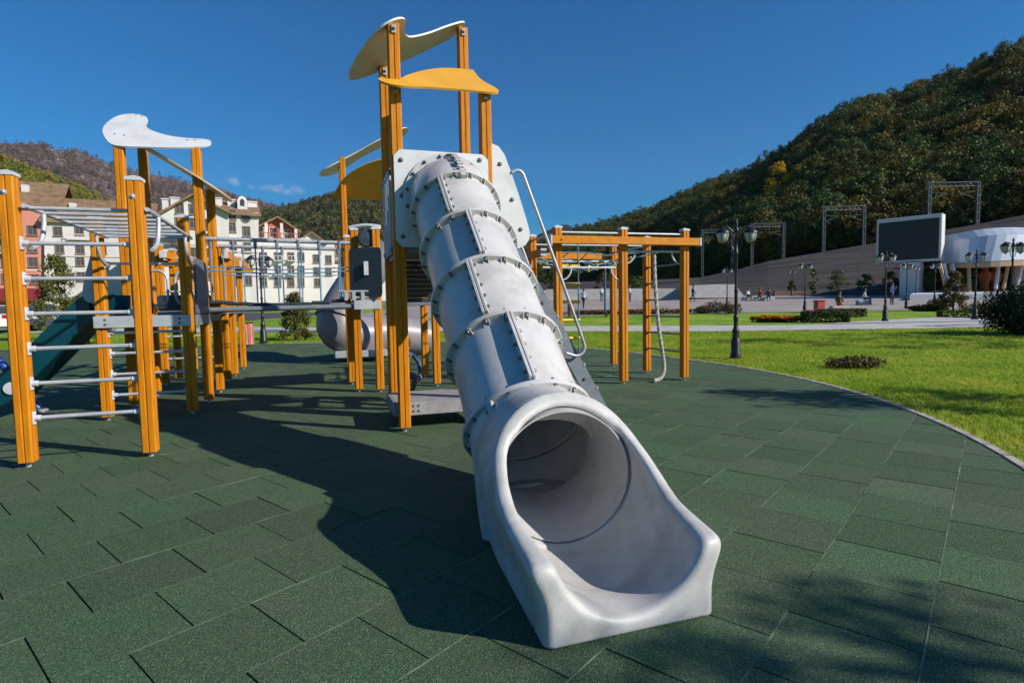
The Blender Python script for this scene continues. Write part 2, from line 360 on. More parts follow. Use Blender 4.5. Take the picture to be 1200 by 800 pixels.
def build_pad():
    vs_, fs, tint, mi = [], [], [], []
    rng = random.Random(3)
    for iv in range(-60, 60):
        v0 = -.17+.5*iv; odd = iv % 2
        for iu in range(-50, 70):
            u0 = (.18 if odd else .43)+.5*iu
            c = TU*(u0+.25)+TV*(v0+.25)
            if (c-PC).length > 26: continue
            gu, gv = .0016, .0006
            near = c.length < 9
            gu += rng.uniform(0, .0024)
            sq = [TU*(u0+gu)+TV*(v0+gv), TU*(u0+.5-gu)+TV*(v0+gv), TU*(u0+.5-gu)+TV*(v0+.5-gv), TU*(u0+gu)+TV*(v0+.5-gv)]
            pg = clip([(p.x, p.y) for p in sq][::-1], pad)
            if len(pg) < 3: continue
            if abs(sum(pg[i][0]*pg[(i+1) % len(pg)][1]-pg[(i+1) % len(pg)][0]*pg[i][1] for i in range(len(pg)))) < .002: continue
            n = len(pg); cx = sum(p[0] for p in pg)/n; cy = sum(p[1] for p in pg)/n
            hz = rng.gauss(0, .0009); tx, ty = rng.gauss(0, .0022), rng.gauss(0, .0022)
            val = rng.gauss(1, .075); gr = rng.gauss(0, .022)
            if rng.random() < .08: val *= .93; gr -= .02
            o = len(vs_)
            zz = lambda x, y: G(x, y)+hz+tx*(x-cx)+ty*(y-cy)
            sh = .9945
            for x, y in pg: vs_.append((cx+(x-cx)*sh, cy+(y-cy)*sh, zz(x, y)))
            for x, y in pg: vs_.append((x, y, zz(x, y)-.0035))
            for x, y in pg: vs_.append((x, y, G(x, y)-.014))
            fs.append(list(range(o, o+n)))
            for i in range(n):
                j = (i+1) % n; fs.append((o+i, o+n+i, o+n+j, o+j)); fs.append((o+n+i, o+2*n+i, o+2*n+j, o+n+j))
            tint += [(max(.3, val-gr*.5), max(.3, val+gr), max(.3, val-gr*.3), 1)]*(1+2*n); mi += [0]*(1+2*n)
            if near or True:    # pale glue line standing in the long seam
                a_, b_ = TU*u0+TV*v0, TU*(u0+.5)+TV*v0
                wd = TV*rng.choice((.0045, .004, .0034, .0026))
                q = clip([(p.x, p.y) for p in (a_-wd, b_-wd, b_+wd, a_+wd)][::-1], pad)
                if len(q) >= 3:
                    o = len(vs_); 
                    for x, y in q: vs_.append((x, y, G(x, y)+.0004+rng.uniform(-.0016, .0016)))
                    fs.append(list(range(o, o+len(q)))); tint.append((1, 1, 1, 1)); mi.append(1)
    me = bpy.data.meshes.new('rubber_paving'); me.from_pydata(vs_, [], fs)
    me.materials.append(rubber_mat()); me.materials.append(mat('pale green joint', (.12, .165, .095), .8, var=.5, vscale=9))
    me.polygons.foreach_set('material_index', mi)
    at_ = me.attributes.new('tint', 'FLOAT_COLOR', 'FACE'); at_.data.foreach_set('color', np.array(tint, dtype=np.float32).ravel())
    bm = bmesh.new(); bm.from_mesh(me); bmesh.ops.recalc_face_normals(bm, faces=bm.faces)
    for f in bm.faces:
        if abs(f.normal.z) > .6 and f.normal.z < 0: f.normal_flip()
    bm.to_mesh(me); bm.free()
    o = bpy.data.objects.new('rubber_paving', me); COL.objects.link(o); o['kind'] = 'structure'
build_pad()
# kerb round the pad (right side and back)
kb = MB(); arc = [a for a in range(-90, 101, 2)]
for w0, w1, zt in ((.0, .075, .012),):
    for a, b in zip(arc[:-1], arc[1:]):
        q = []
        for ang in (a, b-.12):
            c_, s_ = math.cos(R_(ang)), math.sin(R_(ang))
            q.append([(PC.x+(PR+w)*c_, PC.y+(PR+w)*s_) for w in (w0+.004, w1)])
        pts = [q[0][0], q[0][1], q[1][1], q[1][0]]
        kb.add([(x, y, G(x, y)+zt) for x, y in pts]+[(x, y, G(x, y)-.1) for x, y in pts], [(0, 1, 2, 3), (0, 4, 5, 1), (1, 5, 6, 2), (2, 6, 7, 3), (3, 7, 4, 0)])
o = kb.build('kerb', M_KERB); o['kind'] = 'structure'

def paver_mat():
    mt = bpy.data.materials.new('pinkish plaza pavers'); mt.use_nodes = True; t = mt.node_tree; b = t.nodes['Principled BSDF']
    tc = t.nodes.new('ShaderNodeTexCoord'); br = t.nodes.new('ShaderNodeTexBrick'); br.inputs['Scale'].default_value = 1.2
    br.inputs['Color1'].default_value = (.34, .28, .25, 1); br.inputs['Color2'].default_value = (.40, .34, .31, 1); br.inputs['Mortar'].default_value = (.2, .18, .17, 1); br.inputs['Mortar Size'].default_value = .02
    n = t.nodes.new('ShaderNodeTexNoise'); n.inputs['Scale'].default_value = .3; n.inputs['Detail'].default_value = 6
    mx = t.nodes.new('ShaderNodeMix'); mx.data_type = 'RGBA'; mx.blend_type = 'MULTIPLY'; mx.inputs['Factor'].default_value = .5
    r = t.nodes.new('ShaderNodeValToRGB'); r.color_ramp.elements[0].color = (.5, .5, .5, 1); r.color_ramp.elements[0].position = .35; r.color_ramp.elements[1].position = .65
    t.links.new(tc.outputs['Object'], br.inputs['Vector']); t.links.new(tc.outputs['Object'], n.inputs['Vector']); t.links.new(n.outputs[0], r.inputs[0])
    t.links.new(br.outputs[0], mx.inputs['A']); t.links.new(r.outputs[0], mx.inputs['B']); t.links.new(mx.outputs['Result'], b.inputs['Base Color'])
    b.inputs['Roughness'].default_value = .8
    return mt
M_PAVER = paver_mat()
sheet('plaza', [[(-12, 38.5), (70, 38.5), (70, 84), (-12, 84)]], M_PAVER, -.012)
sheet('path', [[(-45, 37), (-45, 33.5), (-6, 26.3), (8, 22.6), (16, 22.2), (45, 22.6), (45, 26), (24, 25.6), (12, 25.5), (-6, 29.5)],
               ], M_CONC, -.008)
sheet('side_path', [[(14, 25.9), (30, 33), (60, 40), (60, 37), (33, 29.5), (24, 25.9)]], M_CONC, -.004)
sheet('street', [[(-60, 33), (-20, 37.5), (-14, 50), (-60, 60)]], mat('asphalt', (.055, .055, .058), .85, var=.2, vscale=3), -.016)

# ================================================================ PLAYGROUND
PW = .125
def post_mb(c, z0, z1, w=PW, th=TH):
    h = w/2; g, gd, ch = .009, .009, .012
    side = [(-h+ch, -h), (-g, -h), (-g*.4, -h+gd), (g*.4, -h+gd), (g, -h), (h-ch, -h)]
    pr = []
    for k in range(4):
        cs, sn = round(math.cos(k*math.pi/2)), round(math.sin(k*math.pi/2))
        pr += [(x*cs-y*sn, x*sn+y*cs) for x, y in side]
    cs, sn = math.cos(th), math.sin(th)
    return MB().prism([(c[0]+x*cs-y*sn, c[1]+x*sn+y*cs, z0) for x, y in pr], (0, 0, z1-z0))
def post(par, a, b, z1, cap=True, z0=.05, w=PW, base=None):
    p = P(a, b); g = base if base is not None else G(p.x, p.y)
    o = post_mb(p, g+z0, g+z1, w).build('post', M_WOOD, par)
    f = MB().tube([(p.x, p.y, g-.01), (p.x, p.y, g+z0+.01)], .022, 10).box((p.x, p.y, g+z0-.006), (.07, .07, .008), E1, E2)
    f.build('foot', M_STEEL, o)
    if cap:
        h = w/2+.006
        q = [p+E1*(i*h)+E2*(j*h)+UP*(g+z1+dz) for dz in (.0, .03) for i, j in ((-1, -1), (1, -1), (1, 1), (-1, 1))]
        q.append(p+UP*(g+z1+.058))
        MB().add(q, [(3, 2, 1, 0), (0, 1, 5, 4), (1, 2, 6, 5), (2, 3, 7, 6), (3, 0, 4, 7), (4, 5, 8), (5, 6, 8), (6, 7, 8), (7, 4, 8)]).build('cap', M_CAP, o)
    return o
BOLT_MESH = {}
def bolts(par, pts, n, r=.014, h=.016, m_=None, name='bolt'):
    """each bolt head is a part of its own; all of one size share a mesh"""
    m_ = m_ or M_BOLT; key = (r, h, m_.name)
    if key not in BOLT_MESH:
        o = MB().lathe([(0, h), (r*.55, h*.93), (r*.9, h*.6), (r, h*.12), (r*1.35, h*.12), (r*1.35, -.002)], (0, 0, 0), (0, 0, 1), 10).build('bolt', m_, None, True)
        BOLT_MESH[key] = o.data; bpy.data.objects.remove(o)
    for p in pts:
        o = bpy.data.objects.new(name, BOLT_MESH[key]); COL.objects.link(o); o.parent = par
        o.location = Vector(p)-origin(par); o.rotation_euler = Vector(n).to_track_quat('Z', 'Y').to_euler()
def plane_panel(outline_px, p0, ka, kb, thick=.022, dn=-1):
    n = (UP-E1*ka-E2*kb).normalized()
    pts = [at_pl(x, y, p0, n) for x, y in outline_px]
    pts = catmull(pts, 4)
    return MB().prism(pts, n*thick*dn), n
def pipe(mb, pts, r=.019, n=8): return mb.tube(pts, r, n)

# ---------------- main tower
tw = thing('play_tower', 'tall orange post tower with white and yellow wavy roofs above the grey tube slide', 'play tower', P(1.3, 6.9))
A0, A1, B0, B1 = .79, 1.80, 6.40, 7.40
post(tw, A0, B0, 4.43, False); post(tw, A0, B1, 4.37, False); post(tw, A1, B1, 4.97, False); post(tw, A1, B0, 3.83, False)
wh = [(410.5, 94), (409.5, 89), (413, 78), (424, 60), (437, 43), (447, 33), (458, 26), (468, 22.5), (474.5, 23), (476, 27), (474, 34), (475, 40), (480, 44), (490, 43), (505, 39), (522, 32.5), (538, 27.5), (544.5, 26.8), (545, 30), (541, 36), (525, 47), (503, 58), (480, 69), (455, 80), (435, 88), (420, 93)]
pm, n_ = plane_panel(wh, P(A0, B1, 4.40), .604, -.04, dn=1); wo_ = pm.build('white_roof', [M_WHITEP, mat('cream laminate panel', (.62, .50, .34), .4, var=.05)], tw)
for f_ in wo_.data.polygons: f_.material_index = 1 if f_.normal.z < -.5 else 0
ye = [(443.5, 95.5), (446, 93.5), (455, 95), (470, 94), (476, 91), (490, 86.5), (508, 83), (525, 82), (545, 83.2), (554, 84.2), (557, 88), (562, 94), (570, 99.5), (580, 105), (584, 108.5), (582, 110.6), (573, 110.5), (558, 108.8), (530, 106.3), (500, 104.3), (478, 103.6), (462, 102), (450, 99)]
pm, n_ = plane_panel(ye, P(A1, B0, 3.86), 0, .75, dn=1); pm.build('yellow_roof', M_YELLOWP, tw)
# brackets under the roofs
for a, b, z in ((A0, B0-.07, 4.36), (A0, B1-.07, 4.30), (A1, B1-.07, 4.90), (A1, B0-.07, 3.76), (A0, B0-.07, 3.74)):
    o = MB().box(P(a, b, z), (.05, .02, .09), E1, E2, bev=.004).build('roof_bracket', M_STEEL, tw); bolts(o, [P(a, b-.012, z)], -E2)
PZ = 2.06
fl = MB().box(P((A0+A1)/2, (B0+B1)/2, PZ-.03), (A1-A0-.14, B1-B0+.1, .06), E1, E2, bev=.006)
fl.build('platform', M_FRAME, tw)
mb = MB()
for k in range(9): mb.box(P((A0+A1)/2, B1+.02, PZ-.10-.06*k), (A1-A0-.13, .04, .052), E1, E2, bev=.008)
mb.build('back_boards', M_DARKP, tw)
# the white mounting plate on the front with the slide hole
def rrect(x0, y0, x1, y1, r, n=5):
    o = []
    for cx, cy, s in ((x1-r, y0+r, -90), (x1-r, y1-r, 0), (x0+r, y1-r, 90), (x0+r, y0+r, 180)):
        o += [(cx+r*math.cos(R_(s+90*k/n)), cy+r*math.sin(R_(s+90*k/n))) for k in range(n+1)]
    return o
SA, SZ = 1.333, 2.575
def plate_with_hole(out, hc, hr, b, th, n=48):
    """plate in a plane of constant b, a ring of quads between outline and a round hole"""
    pts_o, pts_i = [], []
    for k in range(n):
        an = 2*math.pi*k/n; dx, dz = math.cos(an), math.sin(an); best = 9
        for i in range(len(out)):
            (x0, z0), (x1, z1) = out[i], out[(i+1) % len(out)]
            ex, ez = x1-x0, z1-z0; den = dx*ez-dz*ex
            if abs(den) < 1e-9: continue
            t = ((x0-hc[0])*ez-(z0-hc[1])*ex)/den; u = ((x0-hc[0])*dz-(z0-hc[1])*dx)/den
            if t > 0 and -1e-6 <= u <= 1+1e-6: best = min(best, t)
        pts_o.append((hc[0]+dx*best, hc[1]+dz*best)); pts_i.append((hc[0]+dx*hr, hc[1]+dz*hr))
    vs_ = [P(x, b+s, z) for s in (0, th) for L in (pts_o, pts_i) for x, z in L]
    fs = []
    for k in range(n):
        j = (k+1) % n
        fs += [(k, j, n+j, n+k), (2*n+k, 3*n+k, 3*n+j, 2*n+j), (k, 2*n+k, 2*n+j, j), (n+k, n+j, 3*n+j, 3*n+k)]
    return MB().add(vs_, fs)
fb = B0-PW/2-.02
plate = plate_with_hole(rrect(.745, 2.05, 1.80, 3.095, .07), (SA, SZ), .40, fb-.02, .02)
pl_o = plate.build('slide_plate', M_WHITEP, tw)
bolts(pl_o, [P(x, fb-.02, z) for x, z in ((.82, 2.98), (1.70, 3.03), (.82, 2.16), (.82, 2.6))], -E2, .02, .022)
# rounded side plate, next to the stair
sp = [(1.815, 3.24), (1.86, 3.25), (1.95, 3.22), (2.02, 3.13), (2.08, 2.98), (2.18, 2.70), (2.27, 2.42), (2.315, 2.26), (2.31, 2.17), (2.26, 2.10), (2.18, 2.06), (2.05, 2.05), (1.90, 2.05), (1.815, 2.05)]
spo = MB().prism([P(a, B0-.03, z) for a, z in sp], E2*.02).build('side_plate', M_WHITEP, tw)
MB().prism([P(a, B1+.03, z) for a, z in sp], E2*.02).build('side_plate', M_WHITEP, tw)
bolts(spo, [P(x, B0-.03, z) for x, z in ((1.96, 3.02), (2.10, 2.62), (2.20, 2.28), (1.87, 2.3))], -E2, .02, .022)
# stair down the right side: two stringers, treads, handrails
top_, bot_ = Vector((2.06, 2.16)), Vector((3.28, .03))
dd = (bot_-top_).normalized(); nn2 = Vector((-dd.y, dd.x))
for b in (6.44, 7.30):
    q = [top_-nn2*.09, bot_-nn2*.09, bot_+nn2*.09, top_+nn2*.09]
    s = MB().prism([P(v.x, b, v.y) for v in q], E2*.035).build('stringer', M_FRAME, tw)
    bolts(s, [P(v.x, b-.002, v.y) for v in (top_.lerp(bot_, .12), top_.lerp(bot_, .35), top_.lerp(bot_, .8))], -E2, .018, .02)
for k in range(1, 7):
    v = top_.lerp(bot_, k/7.0)
    MB().box(P(v.x, 6.885, v.y), (.2, .80, .035), E1, E2, bev=.005).build('tread', M_FRAME, tw)
    MB().box(P(v.x+.10, 6.455, v.y-.01), (.05, .03, .05), E1, E2, bev=.004).build('tread_bracket', M_STEEL, tw)
for b in (6.42, 7.34):
    path = [(2.10, 2.93), (2.17, 2.96), (2.235, 2.93), (2.29, 2.80), (2.55, 2.12), (2.80, 1.46), (2.985, .96), (3.01, .86), (2.98, .79), (2.9, .76), (2.76, .80)]
    MB().tube(bend([P(a, b-.05, z) for a, z in path]), .019, 10).build('handrail', M_STEEL, tw, True)
# bars on the left face of the tower
for k in range(5):
    b = 6.62+.16*k
    MB().tube([P(A0-.06, b, 2.0), P(A0-.06, b, 2.95)], .017, 8).build('barrier_bar', M_STEEL, tw, True)
for z in (2.04, 2.90):
    mb = MB().tube([P(A0-.06, B0+.06, z), P(A0-.06, B1-.06, z)], .016, 8)
    for b in (6.55, 7.3): mb.box(P(A0-.06, b, z), (.05, .06, .06), E1, E2, bev=.01)
    mb.build('barrier_rail', M_ROPEB, tw, True)
# low step at the foot of the tower
st = MB().box(P(1.245, 6.90, .285), (1.09, .86, .05), E1, E2, bev=.006).box(P(1.245, 6.47, .235), (1.09, .03, .15), E1, E2, bev=.004)
st.box(P(1.245, 7.33, .235), (1.09, .03, .15), E1, E2, bev=.004).box(P(.70, 6.9, .235), (.03, .86, .15), E1, E2, bev=.004).box(P(1.79, 6.9, .235), (.03, .86, .15), E1, E2, bev=.004)
sto = st.build('step', mat('grey step boards', (.26, .255, .26), .7, var=.15, vscale=9, bump=.1), tw)
bolts(sto, [P(x, 6.455, z) for x in (.9, .96) for z in (.21, .27)], -E2, .012, .012)
for a in (A0, A1): MB().box(P(a, 6.9, 2.0), (.05, .88, .1), E1, E2, bev=.005).build('platform_beam', M_FRAME, tw)

# ---------------- tube slide
SLOPE = R_(40.6)
DIRS = (-E2*math.cos(SLOPE)-UP*math.sin(SLOPE))          # down the slide
NRM = (-E2*math.sin(SLOPE)+UP*math.cos(SLOPE))           # top of the tube
ts = thing('tube_slide', 'pale grey bolted tube slide running from the tall tower to a white open mouth', 'slide', P(1.2, 2.3))
FC = [P(1.335, 5.937, 2.378), P(1.337, 5.40, 1.917), P(1.340, 4.864, 1.457), P(1.342, 4.33, .999), P(1.345, 3.79, .533)]
def ring(c, d, r0, r1, t): return MB().lathe([(r0, -t/2), (r1-.006, -t/2), (r1, -t/2+.006), (r1, t/2-.006), (r1-.006, t/2), (r0, t/2)], c, d, 64)
def flange(par, c, d, up, nb=18):
    mb = ring(c, d, .40, .482, .04)
    side = d.cross(up).normalized()
    for k in range(nb):                                    # gussets moulded between the flange and the barrel
        an = 2*math.pi*(k+.5)/nb; rd = up*math.cos(an)+side*math.sin(an); tg = d.cross(rd).normalized()
        for off in (-.022, .022):
            q = [c+rd*.426+d*.018+tg*off, c+rd*.470+d*.018+tg*off, c+rd*.426+d*.062+tg*off]
            mb.prism([x-tg*.003 for x in q], tg*.006)
    o = mb.build('flange', M_TUBE, par, True)
    rest = MB()
    for k in range(nb):
        an = 2*math.pi*(k+.5)/nb; rd = up*math.cos(an)+side*math.sin(an); p = c+rd*.457
        if math.cos(an) > -.35: bolts(o, [p+d*.020], d, .0155, .027)
        for sg in ((-1,) if math.cos(an) > -.35 else (-1, 1)): rest.lathe([(0, .026), (.009, .024), (.015, .016), (.016, .0)], p+d*sg*.020, d*sg, 8)
    rest.build('bolt', M_BOLT, o, True)['kind'] = 'stuff'
    return o
def seam(par, c0, c1, up, d, ang, m0=.03, m1=.03):
    side = d.cross(up).normalized()
    for flip in (0, math.pi):
        rd = up*math.cos(ang+flip)+side*math.sin(ang+flip); tg = d.cross(rd).normalized()
        L = (c1-c0).length-m0-m1; mid = c0+d*(m0+L/2)
        mb = MB().box(mid+rd*.457+tg*.014, (L, .024, .098), d, tg, rd, bev=.005).box(mid+rd*.457-tg*.014, (L, .024, .098), d, tg, rd, bev=.005)
        nb = max(2, int(L/.125)); ps = [(c0+d*(m0+L*(k+.5)/nb)+rd*.474+tg*sg*.026, sg) for k in range(nb) for sg in (-1, 1)]
        for p, sg in ps: mb.prism([p-rd*.044-d*.02, p+rd*.018, p-rd*.044+d*.02], tg*sg*.005)
        o = mb.build('seam_flange', M_TUBE, par)
        if flip == 0:
            for p, sg in ps: bolts(o, [p], tg*sg, .0135, .024)
SEAMS = [-28, -11, -27, -8]
for i in range(4):
    c0, c1 = FC[i], FC[i+1]; L = (c1-c0).length; d = (c1-c0).normalized()
    sec = MB().lathe([(.415, 0), (.430, 0), (.428, L*.5), (.430, L), (.415, L)], c0, d, 64, closed=True).build('tube_section', M_TUBE, ts, True)
    seam(ts, c0, c1, NRM, DIRS, R_(-SEAMS[i]) if DIRS.cross(NRM).dot(E1) < 0 else R_(SEAMS[i]))
for c in FC: flange(ts, c, DIRS, NRM)
# elbow from the plate to the first flange
pc = P(SA, fb-.02, SZ)
ctr = []
for k in range(13):
    t = k/12; p0, p1, p2 = pc, pc+(-E2)*.20, FC[0]
    ctr.append(((1-t)**2*p0+2*t*(1-t)*p1+t*t*p2))
el = MB().tube(ctr, .432, 64, cap=False)
elo = el.build('elbow', M_TUBE, ts, True)
ring(pc-E2*.015, -E2, .40, .50, .03).build('collar', M_TUBE, elo, True)
bolts(elo, [pc-E2*.03+(E1*math.cos(R_(11.25+22.5*k))+UP*math.sin(R_(11.25+22.5*k)))*.468 for k in range(-1, 10)], -E2, .016, .028)
mb = MB()
for k in range(12):
    t0 = ctr[k]; dk = (ctr[k+1]-ctr[k]).normalized(); up = (UP-dk*UP.dot(dk)).normalized()
    mb.box((ctr[k]+ctr[k+1])/2+up*.452, ((ctr[k+1]-ctr[k]).length*1.15, .05, .06), dk, dk.cross(up), up)
ps = []
for k in (2, 4, 6, 8, 10):
    dk = (ctr[k+1]-ctr[k-1]).normalized(); up = (UP-dk*UP.dot(dk)).normalized(); s_ = dk.cross(up)
    for sg in (-1, 1):
        ps.append((ctr[k]+up*.46+s_*sg*.026, s_*sg)); mb.prism([ctr[k]+up*.432+s_*sg*.026-dk*.02, ctr[k]+up*.48+s_*sg*.026, ctr[k]+up*.432+s_*sg*.026+dk*.02], s_*sg*.006)
mb.build('seam_flange', M_TUBE, elo)
for p, n in ps: bolts(elo, [p], n, .0135, .024)

# ---- the moulded mouth: an implicit surface meshed by surface nets
def smin(x, y, k): h = np.clip(.5+.5*(y-x)/k, 0, 1); return y*(1-h)+x*h-k*h*(1-h)
def smax(x, y, k): return -smin(-x, -y, k)
def mouth_f(a, b, z):
    ac = np.interp(b, [2.06, 2.9, 3.79], [1.195, 1.243, 1.345])
    ca, sa = math.cos(SLOPE), math.sin(SLOPE)
    db, dz = b-3.79, z-.533
    s = -db*ca-dz*sa; nrm = -db*sa+dz*ca; ra = np.sqrt((a-ac)**2+nrm**2+1e-9)
    cz = .42+.05*np.clip((b-3.1)/.5, 0, 1)**1.5
    st = np.clip((2.90-b)/.02, 0, 1)
    rv = .390*(1-st)+st*np.interp(b, [2.06, 2.5, 2.9], [.35, .385, .405])
    rh = np.sqrt((a-ac)**2+(z-cz)**2+1e-9)
    V1 = np.maximum(ra-.405, np.maximum(.105-z, 3.3-b)); V2 = np.maximum(rh-rv, .28-s)
    void = smin(V1, V2, .03)
    zv = np.interp(b, [2.0, 2.06, 2.15, 2.25, 2.35, 2.45, 2.56, 2.68, 2.82, 2.92, 3.0, 3.08], [.33, .342, .358, .37, .383, .402, .45, .525, .63, .75, .885, 1.13])
    lip = .026*np.exp(-((zv-z)/.10)**2)                     # the thick rolled rim
    S1 = np.maximum(np.maximum(ra-.438, -s), 3.2-b)
    S2 = smax(rh-(.454-.030*np.clip((b-3.1)/.3, 0, 1))-lip, b-3.50, .08)
    hw = .408+lip*.6
    qx, qz = np.abs(a-ac)-hw, np.abs(z-.2)-.27
    S3 = smax(smax(qx, qz, .06), b-3.62, .22)
    sol = smin(smin(S1, S2, .07), S3, .07)
    sol = smax(sol, (z-zv)*.75, .06)
    sol = smax(sol, 2.06-b, .05)
    res = smax(sol, -void, .045)
    return np.maximum(res, .0-z)
def surface_nets(f, lo, hi, h):
    ax = [np.arange(l, u+h, h) for l, u in zip(lo, hi)]
    g = np.meshgrid(*ax, indexing='ij'); F = f(*g); S = F < 0
    n = [s-1 for s in F.shape]
    acc = np.zeros((*n, 3)); cnt = np.zeros(n)
    corners = [(i, j, k) for i in (0, 1) for j in (0, 1) for k in (0, 1)]
    sl_ = lambda c: tuple(slice(c[q], c[q]+n[q]) for q in range(3))
    for c in corners:
        for ax_ in range(3):
            if c[ax_] == 0:
                d = list(c); d[ax_] = 1; fa, fb_ = F[sl_(c)], F[sl_(d)]
                x = (fa < 0) != (fb_ < 0); t = np.where(x, fa/np.where(x, fa-fb_, 1), 0)
                for q in range(3): acc[..., q] += np.where(x, c[q]+(t if q == ax_ else 0), 0)
                cnt += x
    act = cnt > 0; idx = -np.ones(n, int); idx[act] = np.arange(act.sum())
    ii = np.argwhere(act); vs_ = (ii+acc[act]/cnt[act][:, None])*h+np.array(lo)
    fs = []
    for ax_ in range(3):
        u, v = (ax_+1) % 3, (ax_+2) % 3
        s0 = [slice(None)]*3; s1 = [slice(None)]*3; s0[ax_] = slice(0, -1); s1[ax_] = slice(1, None)
        x = np.argwhere(S[tuple(s0)] != S[tuple(s1)])
        x = x[(x[:, u] > 0) & (x[:, v] > 0) & (x[:, u] < n[u]) & (x[:, v] < n[v])]
        q = []
        for du, dv in ((1, 1), (0, 1), (0, 0), (1, 0)):
            y = x.copy(); y[:, u] -= du; y[:, v] -= dv; q.append(idx[y[:, 0], y[:, 1], y[:, 2]])
        fs.append(np.stack(q, 1))
    fs = np.concatenate(fs)
    for _ in range(3):      # pull the vertices onto the surface
        e = 1e-3; p = vs_.T; f0 = f(*p)
        gr = np.stack([(f(*(p+np.eye(3)[i][:, None]*e))-f(*(p-np.eye(3)[i][:, None]*e)))/(2*e) for i in range(3)], 1)
        st_ = (f0/np.maximum((gr**2).sum(1), .15))[:, None]*gr
        vs_ = vs_-np.clip(st_, -h*.6, h*.6)
    return vs_, fs
mv, mf = surface_nets(mouth_f, (.62, 1.98, -.03), (1.92, 4.15, 1.02), .0135)
mb = MB(); mb.add([P(a, b, z+.001) for a, b, z in mv], [tuple(int(i) for i in q) for q in mf])
mo = mb.build('slide_mouth', M_MOUTH, ts, 'all')
q0, q1 = P(1.336, 3.60, .455), P(1.246, 2.915, .421); dq = (q1-q0).normalized(); Lq = (q1-q0).length
MB().lathe([(.364, 0), (.372, 0), (.383, Lq), (.375, Lq)], q0, dq, 72, closed=True).build('inner_sleeve', M_TUBE, mo, True)
# seam on the mouth piece just below the last flange
ms_ = MB(); an = R_(48); sd = DIRS.cross(NRM).normalized(); sgn = -1 if sd.dot(E1) > 0 else 1
rd = NRM*math.cos(an)+sd*math.sin(an)*sgn; tg = DIRS.cross(rd)
ms_.box(FC[4]+DIRS*.13+rd*.452, (.22, .05, .07), DIRS, tg, rd, bev=.006)
sfo = ms_.build('seam_flange', M_TUBE, mo)
for k in (.07, .17):
    for sg in (-1, 1): bolts(mo, [FC[4]+DIRS*k+rd*.462+tg*sg*.026], tg*sg, .0135, .024)

# ---------------- left climbing frame: four short posts, rung wall and overhead ladder
cf = thing('climbing_gym', 'orange climbing frame with grey rungs and a sloping overhead ladder, nearest on the left', 'climbing frame', P(-2.2, 7.4))
CA, CB, CF_, CR = -2.65, -1.67, 6.25, 8.58
post(cf, CA, CF_, 2.62); post(cf, CB, CF_, 2.62); post(cf, CA-.10, CR, 2.58); post(cf, CB-.10, CR, 2.62)
def rung(par, p, q, r=.019, name='rung', clamps=True, m_=M_ALU):
    p, q = Vector(p), Vector(q); o = MB().tube([p, q], r, 10).build(name, m_, par, True)
    if clamps:
        d = (q-p).normalized()
        for e, s in ((p, 1), (q, -1)):
            mb = MB()
            mb.tube([e+d*s*.004, e+d*s*.055], r+.008, 10)
            for dz in (-.045, .045): mb.lathe([(0, .022), (.012, .016), (.014, 0)], e+UP*dz, d*s, 8)
            mb.box(e+d*s*.006, (.012, .06, .12), d, d.cross(UP), UP, bev=.003)
            mb.build('clamp', M_CAP, o, True)
    return o
hp = PW/2
for k in range(6): rung(cf, P(CA+hp, CF_, .445+.317*k), P(CB-hp, CF_, .445+.317*k))
for k in range(4): rung(cf, P(CA-.1+hp, CR, .32+.27*k), P(CB-.1-hp, CR, .32+.27*k))
rung(cf, P(CA-.1+hp, CR, 2.02), P(CB-.1-hp, CR, 2.02))
ZL = 2.36
for a in (CA+.11, CB-.0+.09):
    da = -.10
    MB().tube([P(a, CF_-.02, ZL), P(a+da, CR+.02, ZL)], .021, 10).build('ladder_rail', M_ALU, cf, True)
    for b, s, aa in ((CF_, 1, a), (CR, -1, a+da)):
        MB().tube(bend([P(aa, b+s*.36, ZL-.02), P(aa, b+s*.34, ZL-.16), P(aa, b+s*.25, ZL-.30), P(aa, b+s*.08, ZL-.37)]), .021, 10).build('ladder_brace', M_ALU, cf, True)
for k in range(8):
    b = CF_+.10+.31*k; da = -.1*(b-CF_)/(CR-CF_)
    MB().tube([P(CA+.11+da, b, ZL), P(CB+.09+da, b, ZL)], .018, 10).build('ladder_rung', M_ALU, cf, True)
bolts(cf, [P(CA-.01, CF_-hp, 2.47), P(CB-.01, CF_-hp, 2.47)], -E2, .02, .018, M_STEEL)
# ---------------- left roofed tower behind it
lt = thing('play_tower', 'shorter orange tower with a white wavy roof, behind the climbing frame on the left', 'play tower', P(-2.25, 10.1))
L0, L1, LB0, LB1 = -2.73, -1.75, 9.58, 10.72
post(lt, L0, LB0, 3.75, False); post(lt, L1, LB0, 3.79, False); post(lt, L0, LB1, 4.15, False); post(lt, L1-.03, LB1, 3.40, False)
lw = [(121, 157), (121.5, 151), (126, 145.5), (134, 139.5), (144, 136), (155, 135), (165, 136.2), (172, 139), (173.5, 143), (171.5, 148), (174, 152), (182, 156), (198, 160.5), (218, 163.3), (238, 164.5), (246, 166), (247.6, 168.8), (245, 171.5), (236, 173.3), (215, 174.4), (190, 174.3), (165, 173.6), (145, 173), (132, 171), (125, 165)]
pm, n_ = plane_panel(lw, P(L0, LB0, 3.78), .04, .75, dn=1); wro = pm.build('white_roof', M_WHITEP, lt)
bolts(wro, [at_pl(x, y, P(L0, LB0, 3.78), n_)+n_*.02 for x, y in ((135, 159), (146, 160.5), (220, 166), (229, 166), (160, 136.5), (167, 138))], n_, .014, .012)
